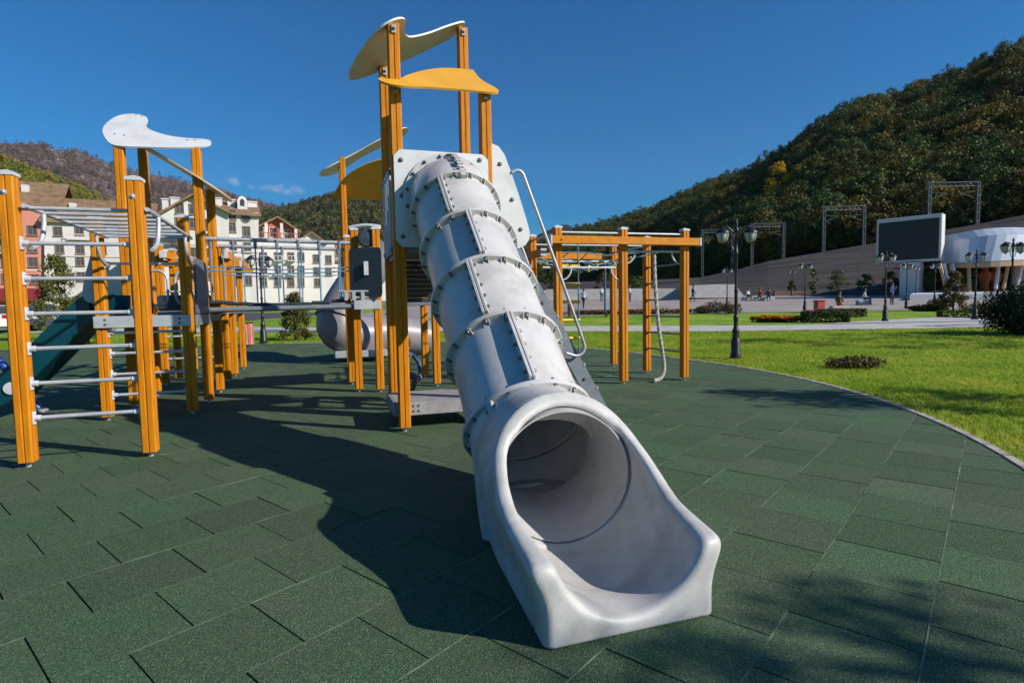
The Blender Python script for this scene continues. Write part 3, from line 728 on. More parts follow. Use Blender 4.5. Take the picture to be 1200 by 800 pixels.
s2 = [(-2.78, 10.45), (-2.66, 10.12), (-2.4, 9.82), (-2.1, 9.6), (-1.85, 9.46), (-1.6, 9.45), (-1.42, 9.62), (-1.36, 9.9), (-1.40, 10.3), (-1.50, 10.62), (-1.62, 10.80), (-1.78, 10.78), (-1.86, 10.6), (-2.0, 10.35), (-2.3, 10.42), (-2.55, 10.6), (-2.72, 10.64)]
z2 = lambda a, b: 3.40-.655*(a+1.78)+.02*(b-10.75)
n2 = (UP+E1*.655-E2*.02).normalized()
MB().prism(catmull([P(a, b, z2(a, b)) for a, b in s2], 4), n2*.022).build('cream_roof', mat('cream laminate panel', (.62, .50, .34), .4, var=.05), lt)
fl = MB().box(P(-2.27, 9.65, 1.275), (1.10, 2.1, .10), E1, E2, bev=.006).build('platform', M_FRAME, lt)
mb = MB().box(P(-2.27, CR-.085, 1.27), (1.1, .03, .15), E1, E2, bev=.005)
o = mb.build('platform_beam', M_ALU, lt); bolts(o, [P(-2.27+x, CR-.10, 1.27+z) for x in (-.42, .42) for z in (-.03, .03)], -E2, .012, .012)
MB().box(P(L1+.06, 9.1, 1.27), (.03, .9, .15), E1, E2, bev=.005).build('platform_beam', M_FRAME, lt)
# grey side panels with loop handles
pa = MB().prism([P(-1.70, b, z) for b, z in ((8.70, 1.36), (9.48, 1.36), (9.48, 2.02), (9.38, 2.10), (9.28, 2.04), (9.18, 2.12), (9.08, 2.05), (8.98, 2.12), (8.88, 2.04), (8.78, 2.10), (8.70, 2.06))], E1*.03)
pa.build('side_panel', mat('grey side panel', (.11, .125, .15), .45, var=.1), lt)
MB().prism([P(a, LB0-.10, z) for a, z in ((-2.62, 1.36), (-2.40, 1.36), (-2.40, 2.36), (-2.62, 2.36))], E2*.03).build('side_panel', M_DARKP, lt)
MB().prism([P(a, LB1+.05, z) for a, z in rrect(-2.66, 1.40, -1.86, 1.66, .04)], E2*.03).build('side_panel', M_DARKP, lt)
for a, s in ((-2.30, 1), (-1.98, -1)):
    MB().tube(bend([P(a-s*.08, LB0-.12, 1.98), P(a+s*.02, LB0-.13, 1.98), P(a+s*.10, LB0-.13, 1.90), P(a+s*.11, LB0-.13, 1.7), P(a+s*.08, LB0-.13, 1.52), P(a-s*.08, LB0-.12, 1.48)]), .018, 10).build('loop_handle', M_ALU, lt, True)
hpn = [(109, 290), (103, 310), (98, 330), (97, 345), (101, 353), (112, 355.5), (119, 354), (119, 300), (115, 286)]
MB().prism(catmull([at_b(x, y, 8.72) for x, y in hpn], 3), E2*.02).build('slide_panel', M_CAP, lt)
# teal trough slide going down to the left
tl = thing('trough_slide', 'dark teal open slide running down to the left edge from the shorter tower', 'slide', P(-3.9, 9.05))
pth = [(-2.66, 1.43), (-2.84, 1.43), (-2.99, 1.37), (-3.74, .56), (-4.0, .34), (-4.5, .22)]
pth = [Vector((a, z)) for a, z in pth]
cen = catmull([(a, z, 0) for a, z in pth], 5, False)
rows = []
for i, c in enumerate(cen):
    d = (cen[min(i+1, len(cen)-1)]-cen[max(i-1, 0)]).normalized(); nv = Vector((d.y, -d.x, 0)); nv = nv if nv.y > 0 else -nv
    prof = [(-.30, .20), (-.335, .20), (-.335, -.10), (.335, -.10), (.335, .20), (.30, .20), (.27, .04), (.15, 0), (-.15, 0), (-.27, .04)]
    rows.append([P(c.x+nv.x*h, 9.08+w, c.y+nv.y*h) for w, h in prof+prof[:1]])
to = MB().grid(rows).build('trough', M_TEAL, tl, True)
MB().lathe([(0, .02), (.075, .018), (.08, 0)], P(-3.83, 8.735, .46), -E2, 20).build('round_plate', M_CAP, tl, True)
MB().tube([P(-4.3, 9.0, .0), P(-4.3, 9.0, .2)], .04, 10).build('leg', M_STEEL, tl, True)
bs = thing('climbing_bar', 'blue slanting bar beside the teal slide at the left edge', 'play bar', P(-4.4, 9.6))
MB().tube([P(-4.75, 9.7, 1.15), P(-4.34, 9.7, .72), P(-3.95, 9.7, .05)], .05, 10).build('bar', M_BLUE, bs, True)
MB().box(P(-3.95, 9.7, .02), (.2, .2, .04), E1, E2, bev=.01).build('base_plate', M_STEEL, bs)

# ---------------- rope bridge to the right
rb = thing('rope_bridge', 'hanging bridge with grey rails and pale blue ropes between the two lower towers', 'bridge', P(-.7, 10.1))
for b in (9.58, 10.66):
    for z, r in ((2.47, .032),):
        MB().tube([P(L1+hp, b, z), P(.42, b+.12, z-.02)], r, 10).build('handrail', M_STEEL, rb, True)
    x0 = L1+.12
    for k in range(7):
        a = x0+.31*k; sag = .0
        MB().tube([P(a, b+.02, 2.46), P(a, b+.03, 1.56-.06*math.sin(math.pi*(k+.5)/7))], .011, 6).build('hanger_rope', M_ROPEB, rb, True)
        MB().tube([P(a, b+.02, 2.47), P(a, b+.02, 2.34)], .026, 8).build('rope_clamp', M_FRAME, rb, True)
    for z in (2.04, 1.98): MB().tube(bend([P(L1+hp, b+.02, z+.02), P(-.7, b+.05, z-.03), P(.42, b+.12, z+.02)], 5), .009, 6).build('side_rope', M_ROPEB, rb, True)
for k in range(7):
    a = L1+.12+.31*k
    MB().box(P(a, 10.12, 1.53-.06*math.sin(math.pi*(k+.5)/7)), (.295, 1.05, .05), E1, E2, bev=.012).build('plank', M_DARKP, rb)
for b in (9.50, 10.74): MB().tube([P(L1, b, 1.40), P(.42, b+.08, 1.42)], .042, 10).build('lower_rail', M_FRAME, rb, True)

# ---------------- rear tower (behind the main one)
rt = thing('play_tower', 'rear orange tower with cream and yellow wavy roofs, left of the tall tower', 'play tower', P(.9, 11.5))
post(rt, .47, 9.75, 2.66); post(rt, .80, 9.58, 2.66); post(rt, .40, 10.75, 2.66); post(rt, 1.80, 9.85, 1.62, False); post(rt, 1.81, 11.13, 1.62, False)
post(rt, .49, 14.45, 5.0, False, base=0); post(rt, 1.6, 14.45, 5.4, False, base=0); post(rt, .49, 15.5, 5.0, False, base=0)
wr = [(375, 206), (376, 202.5), (384, 197), (400, 188.5), (420, 178), (447, 163), (475, 150), (475, 158), (449, 172), (425, 184), (405, 197), (390, 205), (380, 207)]
pm, n_ = plane_panel(wr, P(.49, 14.45, 5.0), .60, .10, dn=1); pm.build('white_roof', mat('cream laminate panel', (.62, .50, .34), .4, var=.05), rt)
yr = [(389, 232), (392, 226), (400, 213), (412, 202), (428, 193), (447, 187), (470, 184), (480, 220), (455, 234), (420, 234), (400, 234.5)]
pm, n_ = plane_panel(yr, P(.49, 14.45, 4.3), 0, -.9, dn=1); pm.build('yellow_roof', M_YELLOWP, rt)
MB().prism([P(.46+.34*t+.0, 9.72-.17*t-.12, z) for t, z in rrect(-.25, 1.56, 1.2, 2.36, .10)], E2*.03).build('play_panel', M_DARKP, rt)
MB().box(P(.63, 9.49, 2.03), (.07, .01, .22), E1, E2).build('panel_window', M_CAP, rt)
arc_ = [(0, 2.62)]+[(t, 2.66+.07*math.sin(math.pi*t)) for t in np.linspace(0, 1, 9)]+[(1, 2.62)]
MB().tube([P(.40+.48*t, 9.76-.20*t, 2.70+.03*math.sin(math.pi*t)) for t in np.linspace(0, 1, 8)], .035, 8).build('top_rail', M_WHITEP, rt, True)
MB().lathe([(0, .03), (.13, .02), (.15, 0)], P(.66, 9.58, 2.52), -E2, 20).build('round_plate', M_DARKP, rt, True)
MB().box(P(1.1, 10.4, 1.46), (1.45, 1.6, .09), E1, E2, bev=.006).build('platform', M_FRAME, rt)
MB().box(P(.63, 9.52, 1.44), (.42, .04, .15), E1, E2, bev=.006).build('platform_beam', M_ALU, rt)
for z in (1.56, 1.66): MB().tube([P(.2, 9.58, z), P(.8, 9.5, z)], .02, 8).build('lower_rail', M_STEEL, rt, True)
for a in (.30, .42, .56, .70): MB().box(P(a, 9.53, 1.58), (.06, .06, .14), E1, E2, bev=.01).build('rail_clamp', M_STEEL, rt)

# ---------------- curved tube slide behind
cs_ = thing('spiral_slide', 'grey violet curved tube slide half hidden behind the posts of the rear tower', 'slide', P(-.3, 15))
M_TUBE2 = mat('grey violet slide plastic', (.19, .18, .195), .4, col2=(.23, .22, .235), vscale=3)
sp_ = [at(452, 292, 15.5), at(425, 325, 15.2), at(402, 360, 14.8), at(396, 384, 14.6), at(418, 393, 14.9), at(455, 391, 15.5), at(500, 396, 16.2)]
sm = bend(sp_, 8)
o = MB().tube(sm, .52, 40, cap=False).build('tube_section', M_TUBE2, cs_, True)
for i in (10, 20, 30, 40):
    d = (sm[i+1]-sm[i-1]).normalized(); fo = ring(sm[i], d, .48, .58, .05).build('flange', M_TUBE2, cs_, True)
MB().box(P(.8, 15.3, .22), (1.3, .9, .18), E1, E2, bev=.02).build('base_frame', M_STEEL, cs_)

# ---------------- rear beam frames on the left
def beam(par, p, q, w=.10, h=.12, end=True):
    p, q = Vector(p), Vector(q); d = (q-p).normalized(); y = UP.cross(d)
    o = MB().box((p+q)/2, ((q-p).length, w, h), d, y, UP, bev=.006).build('beam', M_BEAM, par)
    if end:
        for e, s in ((p, -1), (q, 1)): MB().box(e+d*s*.018, (.035, w+.01, h+.01), d, y, UP, bev=.004).build('beam_end', M_CAP, o)
    return o
bf = thing('climbing_gym', 'orange post and beam frame with ropes, far behind the shorter tower', 'climbing frame', P(-2.4, 13))
for a, b in ((-1.88, 12.2), (-1.9, 13.25), (-1.92, 14.7), (-2.92, 12.1), (-2.9, 13.0), (-2.95, 14.7)): post(bf, a, b, 2.6)
MB().box(P(-2.40, 13.35, 1.36), (1.15, 2.9, .08), E1, E2, bev=.006).build('platform', M_FRAME, bf)
for a in (-1.90, -2.92): beam(bf, P(a+.115, 11.9, 2.43), P(a+.115, 15.0, 2.43))
for b in (12.35, 14.55): beam(bf, P(-3.2, b, 2.30), P(-1.6, b, 2.30))
for k in range(5): MB().tube([P(-2.8, 12.6+.45*k, 2.42), P(-2.0, 12.6+.45*k, 2.42)], .018, 8).build('cross_bar', M_ALU, bf, True)
for k in range(4): MB().tube([P(-2.92+hp, 12.1, .5+.42*k), P(-1.88-hp, 12.2, .5+.42*k)], .018, 8).build('rung', M_ALU, bf, True)
for k in range(3): MB().tube([P(-2.5+.2*k, 13.4, 2.3), P(-2.5+.2*k, 13.4, .6)], .014, 6).build('hanging_rope', M_ROPEB, bf, True)

# ---------------- monkey bars on the right
mk = thing('monkey_bars', 'orange beam frame with grey overhead pipes, right of the tall tower', 'climbing frame', P(4.9, 9.9))
for a, b in ((3.66, 8.75), (4.86, 8.72), (6.06, 8.68), (6.0, 9.83), (6.0, 11.2), (3.66, 9.95), (3.66, 11.2)): post(mk, a, b, 2.64)
beam(mk, P(3.50, 8.61, 2.44), P(6.26, 8.56, 2.44), .10, .13)
beam(mk, P(3.50, 11.33, 2.42), P(6.2, 11.33, 2.42), .10, .13)
beam(mk, P(3.54, 9.1, 2.28), P(3.54, 11.2, 2.28), .10, .12)
for a, b, a2, b2, z in ((3.66+hp, 8.75, 4.86-hp, 8.72, 2.58), (4.86+hp, 8.72, 6.06-hp, 8.68, 2.58), (4.86+hp, 8.74, 6.06-hp, 8.70, 2.28), (3.66+hp, 8.77, 4.86-hp, 8.74, 2.0), (3.66, 8.8, 3.66, 9.9, 2.58), (6.03, 8.75, 6.0, 9.8, 2.5), (6.0, 9.9, 6.0, 11.15, 2.5), (3.4, 8.77, 3.6, 8.77, 2.0),
                         (3.66+hp, 9.95, 5.94, 9.83, 2.50), (3.66+hp, 11.2, 5.94, 11.2, 2.3)):
    MB().tube([P(a, b, z), P(a2, b2, z)], .020, 10).build('overhead_pipe', M_ALU, mk, True)
for a, s, z in ((4.86+hp, 1, 2.28), (6.06-hp, -1, 2.28), (3.66+hp, 1, 2.0), (4.86-hp, -1, 2.0)):
    MB().tube(bend([P(a+s*.17, 8.72, z-.01), P(a+s*.15, 8.72, z-.10), P(a+s*.08, 8.72, z-.18), P(a+s*.0, 8.72, z-.21)]), .016, 8).build('pipe_brace', M_ALU, mk, True)
for k in range(6):
    z = .50+.315*k
    MB().tube([P(6.0, 9.83-hp, z), P(6.06, 8.68+hp, z)], .017, 8).build('rung', M_FRAME, mk, True)
    for dz in (-.035, .035): MB().tube(bend([P(5.93, 9.78, z+dz), P(5.90, 9.74, z+dz*.8), P(5.95, 9.7, z)]), .008, 6).build('rung_hook', M_DARK, mk, True)
bolts(mk, [P(a, 8.56, 2.44) for a in (3.66, 4.86, 6.06)], -E2, .018, .016, M_BOLT)
ey = MB().lathe([(.05+.012*math.cos(t), .012*math.sin(t)) for t in np.linspace(0, 2*math.pi, 9)], P(5.55, 9.84, 2.58), E2, 16).build('eye_ring', M_STEEL, mk, True)
# ropes hung from the frame
kr = MB(); rp = bend([P(5.47, 8.72, 2.28), P(5.48, 8.70, 1.7), P(5.53, 8.68, 1.0), P(5.60, 8.66, .5), P(5.62, 8.64, .24), P(5.56, 8.62, .09), P(5.46, 8.60, .045), P(5.38, 8.58, .035)], 10)
for ph in range(3):
    pts = []
    for i, p in enumerate(rp):
        d = (rp[min(i+1, len(rp)-1)]-rp[max(i-1, 0)]).normalized(); x = d.cross(E2).normalized(); y = d.cross(x)
        t = i*1.15+ph*2.094; pts.append(p+(x*math.cos(t)+y*math.sin(t))*.017)
    kr.tube(pts, .019, 7)
cr = thing('climbing_rope', 'thick white braided rope hanging from the monkey bars and trailing on the ground', 'rope', P(5.47, 8.70, 0))
kr.build('braid', M_ROPEW, cr, True)
mb = MB().box(P(5.47, 8.72, 2.24), (.05, .05, .10), E1, E2, bev=.01); mb.build('hanger_clamp', M_YEL, cr)
rl = thing('rope_ladder', 'rope ladder with yellow rungs hanging from the monkey bars', 'rope ladder', P(4.25, 9.6, 0))
for k in range(6):
    z = .44+.33*k
    MB().tube([P(4.0, 9.6, z), P(4.46, 9.62, z)], .024, 8).build('rung', M_YEL, rl, True)
for a in (4.04, 4.42): MB().tube(bend([P(a, 9.6, 2.5), P(a+.01, 9.61, 1.4), P(a, 9.6, .5), P(a-.02, 9.62, .2)]), .011, 6).build('side_rope', M_ROPEB, rl, True)
cn = thing('climbing_net', 'sloping rope net with yellow joints under the monkey bars', 'net', P(4.6, 10.5, 0))
def netp(i, j): return P(3.75+.36*i, 9.3+.36*j, 2.32-.30*math.sin(math.pi*(i+.2)/6.4)*math.sin(math.pi*(j+.4)/5.8)+.02*((i*7+j*3) % 3))
mb = MB()
for i in range(7):
    for j in range(6):
        if i < 6: mb.tube([netp(i, j), netp(i+1, j)], .010, 5)
        if j < 5: mb.tube([netp(i, j), netp(i, j+1)], .010, 5)
mb.build('mesh_rope', M_ROPEB, cn)
for i in range(1, 6):
    for j in range(1, 5): MB().lathe([(0, -.035), (.025, -.025), (.035, 0), (.025, .025), (0, .035)], netp(i, j), UP, 8).build('joint', M_YEL, cn, True)
hb = thing('climbing_pole', 'thin pale blue pole hanging behind the monkey bars', 'pole', P(5.6, 12.2, 0))
MB().tube([P(5.9, 11.4, 2.3), P(5.9, 11.4, 1.2)], .022, 8).build('pole', M_ROPEB, hb, True)

# ================================================================ VEGETATION TOOLS
def leaf_mat(name, cols, rough=.6, trans=.25, by='island'):
    mt = bpy.data.materials.new(name); mt.use_nodes = True; t = mt.node_tree; b = t.nodes['Principled BSDF']
    r = t.nodes.new('ShaderNodeValToRGB'); e = r.color_ramp.elements
    e[0].position = 0; e[0].color = (*cols[0], 1); e[1].position = 1; e[1].color = (*cols[-1], 1)
    for i, c in enumerate(cols[1:-1]): q = e.new((i+1)/(len(cols)-1)); q.color = (*c, 1)
    if by == 'ground':
        g = t.nodes.new('ShaderNodeNewGeometry'); nz = t.nodes.new('ShaderNodeTexNoise'); nz.inputs['Scale'].default_value = .75; nz.inputs['Detail'].default_value = 7; nz.inputs['Roughness'].default_value = .7
        t.links.new(g.outputs['Position'], nz.inputs['Vector']); mr = t.nodes.new('ShaderNodeMapRange'); mr.inputs['From Min'].default_value = .32; mr.inputs['From Max'].default_value = .68
        t.links.new(nz.outputs[0], mr.inputs[0]); ml = t.nodes.new('ShaderNodeMath'); ml.operation = 'MULTIPLY_ADD'; ml.inputs[1].default_value = .3; m2 = t.nodes.new('ShaderNodeMath'); m2.operation = 'MULTIPLY'; m2.inputs[1].default_value = .7
        t.links.new(mr.outputs[0], m2.inputs[0]); t.links.new(g.outputs['Random Per Island'], ml.inputs[0]); t.links.new(m2.outputs[0], ml.inputs[2]); src = ml.outputs[0]
    elif by == 'island':
        g = t.nodes.new('ShaderNodeNewGeometry'); src = g.outputs['Random Per Island']
    else:
        g = t.nodes.new('ShaderNodeObjectInfo'); g2 = t.nodes.new('ShaderNodeNewGeometry')
        ml = t.nodes.new('ShaderNodeMath'); ml.operation = 'MULTIPLY_ADD'; ml.inputs[1].default_value = .82
        m2 = t.nodes.new('ShaderNodeMath'); m2.operation = 'MULTIPLY'; m2.inputs[1].default_value = .18
        t.links.new(g2.outputs['Random Per Island'], m2.inputs[0]); t.links.new(g.outputs['Random'], ml.inputs[0]); t.links.new(m2.outputs[0], ml.inputs[2]); src = ml.outputs[0]
    t.links.new(src, r.inputs[0]); t.links.new(r.outputs[0], b.inputs['Base Color'])
    b.inputs['Roughness'].default_value = rough; b.inputs['Specular IOR Level'].default_value = .25
    if trans:
        tr = t.nodes.new('ShaderNodeBsdfTranslucent'); mx = t.nodes.new('ShaderNodeMixShader'); mx.inputs[0].default_value = trans
        t.links.new(r.outputs[0], tr.inputs[0]); t.links.new(b.outputs[0], mx.inputs[1]); t.links.new(tr.outputs[0], mx.inputs[2])
        t.links.new(mx.outputs[0], t.nodes['Material Output'].inputs[0])
    return mt
def leaf_cloud(centers, normals, size, rng, aspect=.6, jitter=.9):
    """numpy quads: one small leaf per centre"""
    n = len(centers); d = rng.normal(size=(n, 3)); d = normals+d*jitter; d /= np.linalg.norm(d, axis=1, keepdims=True)+1e-9
    x = np.cross(d, rng.normal(size=(n, 3))); x /= np.linalg.norm(x, axis=1, keepdims=True)+1e-9; y = np.cross(d, x)
    s = (size*rng.uniform(.6, 1.3, n))[:, None]
    c = np.asarray(centers)
    v = np.stack([c-x*s*.5, c-y*s*aspect*.5+d*s*.06, c+x*s*.5, c+y*s*aspect*.5+d*s*.06], 1).reshape(-1, 3)
    return v, np.arange(n*4).reshape(-1, 4)
def mesh_np(name, v, f, m_, base=(0, 0, 0)):
    me = bpy.data.meshes.new(name); me.from_pydata((np.asarray(v)-np.array(base)).tolist(), [], f.tolist() if hasattr(f, 'tolist') else f)
    me.materials.append(m_); me.update(); return me
def clumps(rng, n, shape):
    """n clump centres inside shape(t, rng)->(offset xyz), biased to the outside"""
    return np.array([shape(rng) for _ in range(n)])
def crown_pts(rng, h0, h1, prof, n_cl, per, cr, flat=.75):
    """clumped leaf positions in a crown of revolution with radius prof(t)"""
    pts, nrm = [], []
    for _ in range(n_cl):
        t = rng.uniform()**.9; a = rng.uniform(0, 2*math.pi); R = prof(t)*(rng.uniform(.35, 1.0)**.55)*rng.uniform(.8, 1.12)
        c = np.array([R*math.cos(a), R*math.sin(a), h0+(h1-h0)*t]); k = int(per*rng.uniform(.5, 1.5)); q = rng.normal(size=(k, 3)); q /= np.linalg.norm(q, axis=1, keepdims=True)
        q *= (rng.uniform(0, 1, (k, 1))**.45); s = cr*rng.uniform(.6, 1.3)
        pts.append(c+q*s*np.array([1, 1, flat])); nrm.append(q+np.array([0, 0, .5])+.5*c*np.array([1, 1, 0])/(np.linalg.norm(c[:2])+.1))
    return np.concatenate(pts), np.concatenate(nrm)
def tree(name, label, cat, base, h0, h1, prof, n_cl, per, cr, leaf, lm, trunk_r=.06, seed=1, group=None, branches=6, bark=None):
    rng = np.random.default_rng(seed); t = thing(name, label, cat, base, group); base = Vector(base)
    mb = MB(); H = h0+(h1-h0)*.85
    wob = [Vector((rng.normal()*.03*H*k/6, rng.normal()*.03*H*k/6, H*k/6)) for k in range(7)]
    mb.tube([base+w for w in wob], [trunk_r*(1.15-.16*k) for k in range(7)], 8)
    pts, nrm = crown_pts(rng, h0, h1, prof, n_cl, per, cr)
    for k in range(branches):
        q = pts[rng.integers(len(pts))]; w = wob[min(5, 1+int(4*(q[2]-h0)/(h1-h0+.01)))]; e = Vector(q)
        mid = w.lerp(e, .5)+Vector((0, 0, .08*H)); mb.tube([base+p for p in bend([w, mid, e], 3)], [trunk_r*.45*(1-.13*i) for i in range(7)], 5)
    mb.build('trunk', bark or M_BARK, t, True)
    v, f = leaf_cloud(pts, nrm, leaf, rng)
    o = bpy.data.objects.new('crown', mesh_np('crown', v, f, lm)); COL.objects.link(o); o.parent = t
    return t
def shrub(name, label, cat, base, size, n, leaf, lm, seed=1, boxy=False, group=None, kind=None, rot=0., stems=True, flowers=None):
    rng = np.random.default_rng(seed); base = Vector(base)
    if boxy:
        p = rng.uniform(-1, 1, (n, 3)); ax = rng.integers(0, 3, n); p[np.arange(n), ax] = np.sign(p[np.arange(n), ax])*rng.uniform(.82, 1.04, n); nr = np.zeros((n, 3)); nr[np.arange(n), ax] = np.sign(p[np.arange(n), ax])
    else:
        q = rng.normal(size=(n, 3)); q /= np.linalg.norm(q, axis=1, keepdims=True); p = q*(rng.uniform(.1, 1, (n, 1))**.4)*(1+.18*np.sin(q[:, :1]*5+seed)*np.cos(q[:, 1:2]*6)); nr = q
    p = p*np.array(size)/2; p[:, 2] += size[2]/2*(1 if boxy else .85)
    c, s = math.cos(rot), math.sin(rot); p = np.stack([p[:, 0]*c-p[:, 1]*s, p[:, 0]*s+p[:, 1]*c, np.maximum(p[:, 2], .01)], 1)
    t = thing(name, label, cat, base, group)
    v, f = leaf_cloud(p, nr+np.array([0, 0, .4]), leaf, rng)
    o = bpy.data.objects.new('foliage', mesh_np('foliage', v, f, lm)); COL.objects.link(o); o.parent = t
    if flowers:
        k = flowers[1]; ii = rng.choice(n, k, False); pf = p[ii]; pf[:, 2] = np.maximum(pf[:, 2], size[2]*.55)+leaf*.3
        v, f = leaf_cloud(pf, np.tile([0, 0, 1.], (k, 1)), flowers[2], rng, .9, .4)
        o = bpy.data.objects.new('blossoms', mesh_np('blossoms', v, f, flowers[0])); COL.objects.link(o); o.parent = t; o['kind'] = 'stuff'
    if stems:
        mb = MB()
        for k in range(5):
            e = p[rng.integers(len(p))]*.7; mb.tube([base, base+Vector((e[0]*.5, e[1]*.5, abs(e[2])*.6)), base+Vector((e[0], e[1], abs(e[2])))], [.02, .014, .008], 5)
        mb.build('stem', M_BARK, t, True)
    return t
SRC_N = [0]
def scatter(name, pts, sc, rz, sources, label, cat):
    """one object of countless small plants: geometry nodes put a plant on every point"""
    me = bpy.data.meshes.new(name); me.from_pydata([tuple(p) for p in pts], [], [])
    a = me.attributes.new('sc', 'FLOAT', 'POINT'); a.data.foreach_set('value', np.array(sc, dtype=np.float32))
    a = me.attributes.new('rz', 'FLOAT', 'POINT'); a.data.foreach_set('value', np.array(rz, dtype=np.float32))
    o = bpy.data.objects.new(name, me); COL.objects.link(o); o['kind'] = 'stuff'; o['label'] = label; o['category'] = cat
    src = bpy.data.collections.new(name+' sources'); SRC_N[0] += 1
    for s_ in sources: src.objects.link(s_)
    ng = bpy.data.node_groups.new(name+' scatter', 'GeometryNodeTree')
    ng.interface.new_socket('Geometry', in_out='INPUT', socket_type='NodeSocketGeometry'); ng.interface.new_socket('Geometry', in_out='OUTPUT', socket_type='NodeSocketGeometry')
    N = ng.nodes.new; gi, go = N('NodeGroupInput'), N('NodeGroupOutput')
    ip = N('GeometryNodeInstanceOnPoints'); ci = N('GeometryNodeCollectionInfo'); ci.inputs['Collection'].default_value = src
    ci.inputs['Separate Children'].default_value = True; ci.inputs['Reset Children'].default_value = True
    def attr(nm):
        q = N('GeometryNodeInputNamedAttribute'); q.data_type = 'FLOAT'; q.inputs['Name'].default_value = nm; return q.outputs['Attribute']
    cx = N('ShaderNodeCombineXYZ'); ng.links.new(attr('rz'), cx.inputs['Z'])
    ng.links.new(gi.outputs[0], ip.inputs['Points']); ng.links.new(ci.outputs[0], ip.inputs['Instance'])
    ip.inputs['Pick Instance'].default_value = True
    ng.links.new(cx.outputs[0], ip.inputs['Rotation']); ng.links.new(attr('sc'), ip.inputs['Scale'])
    ng.links.new(ip.outputs[0], go.inputs[0])
    md = o.modifiers.new('scatter', 'NODES'); md.node_group = ng
    return o
def src_obj(name, v, f, m_): return bpy.data.objects.new(name, mesh_np(name, v, f, m_))
def forest_sources(tag_, mats, n=4, seed=5, conif=0, leaves=260, fine=1.0):
    out = []; rng = np.random.default_rng(seed)
    for i in range(n):
        h = 8.2*rng.uniform(.85, 1.15); r = 3.7*rng.uniform(.85, 1.2)
        pts, nr = crown_pts(rng, .5, h, lambda t: r*math.sin(math.pi*min(1, .12+.86*t))**.7, 44, leaves/44, 1.15, .85)
        v, f = leaf_cloud(pts, nr, 1.0*fine, rng, .8, .6); out.append(src_obj('forest_tree', v, f, mats[i % len(mats)]))
    for i in range(conif):
        h = 10.5*rng.uniform(.85, 1.2); pts, nr = crown_pts(rng, .4, h*.82, lambda t: 2.4*(1-t)**.8+.15, 70, leaves/70, .95, .9)
        v, f = leaf_cloud(pts, nr, .85*fine, rng, .6, .7); out.append(src_obj('forest_conifer', v, f, mats[-1]))
    return out

# ================================================================ HILLS
def hill_mat(name, cols, scale, rough=.95, bump=1.0, bs=None, rock=None):
    mt = bpy.data.materials.new(name); mt.use_nodes = True; t = mt.node_tree; b = t.nodes['Principled BSDF']
    g = t.nodes.new('ShaderNodeNewGeometry')
    n = t.nodes.new('ShaderNodeTexNoise'); n.inputs['Scale'].default_value = scale; n.inputs['Detail'].default_value = 9; n.inputs['Roughness'].default_value = .75
    t.links.new(g.outputs['Position'], n.inputs['Vector'])
    r = t.nodes.new('ShaderNodeValToRGB'); e = r.color_ramp.elements; e[0].position = .34; e[1].position = .66
    e[0].color = (*cols[0], 1); e[1].color = (*cols[-1], 1)
    for i, c in enumerate(cols[1:-1]): q = e.new(.34+.32*(i+1)/(len(cols)-1)); q.color = (*c, 1)
    t.links.new(n.outputs[0], r.inputs[0]); last = r.outputs[0]
    if rock:
        at_ = t.nodes.new('ShaderNodeAttribute'); at_.attribute_name = 'rock'; mx = t.nodes.new('ShaderNodeMix'); mx.data_type = 'RGBA'; mx.inputs['B'].default_value = (*rock, 1)
        n5 = t.nodes.new('ShaderNodeTexNoise'); n5.inputs['Scale'].default_value = .03; n5.inputs['Detail'].default_value = 6; t.links.new(g.outputs['Position'], n5.inputs['Vector'])
        r5 = t.nodes.new('ShaderNodeMapRange'); r5.inputs['From Min'].default_value = .42; r5.inputs['From Max'].default_value = .56; t.links.new(n5.outputs[0], r5.inputs[0])
        m5 = t.nodes.new('ShaderNodeMath'); m5.operation = 'MULTIPLY'; t.links.new(at_.outputs['Fac'], m5.inputs[0]); t.links.new(r5.outputs[0], m5.inputs[1])
        t.links.new(m5.outputs[0], mx.inputs['Factor']); t.links.new(last, mx.inputs['A']); last = mx.outputs['Result']
    t.links.new(last, b.inputs['Base Color']); b.inputs['Roughness'].default_value = rough; b.inputs['Specular IOR Level'].default_value = .1
    bp = t.nodes.new('ShaderNodeBump'); bp.inputs['Strength'].default_value = bump; bp.inputs['Distance'].default_value = (bs or 1/scale)
    t.links.new(n.outputs[0], bp.inputs['Height']); t.links.new(bp.outputs[0], b.inputs['Normal'])
    return mt
def vnoise(x, y, seed, oct=4):
    out = 0; rng = np.random.default_rng(seed)
    for k in range(oct):
        for _ in range(3):
            a = rng.uniform(0, 6.28); ph = rng.uniform(0, 6.28); fq = 2**k*rng.uniform(.8, 1.25)
            out = out+np.sin((x*math.cos(a)+y*math.sin(a))*fq+ph)/(2**k*1.7)
    return out/3
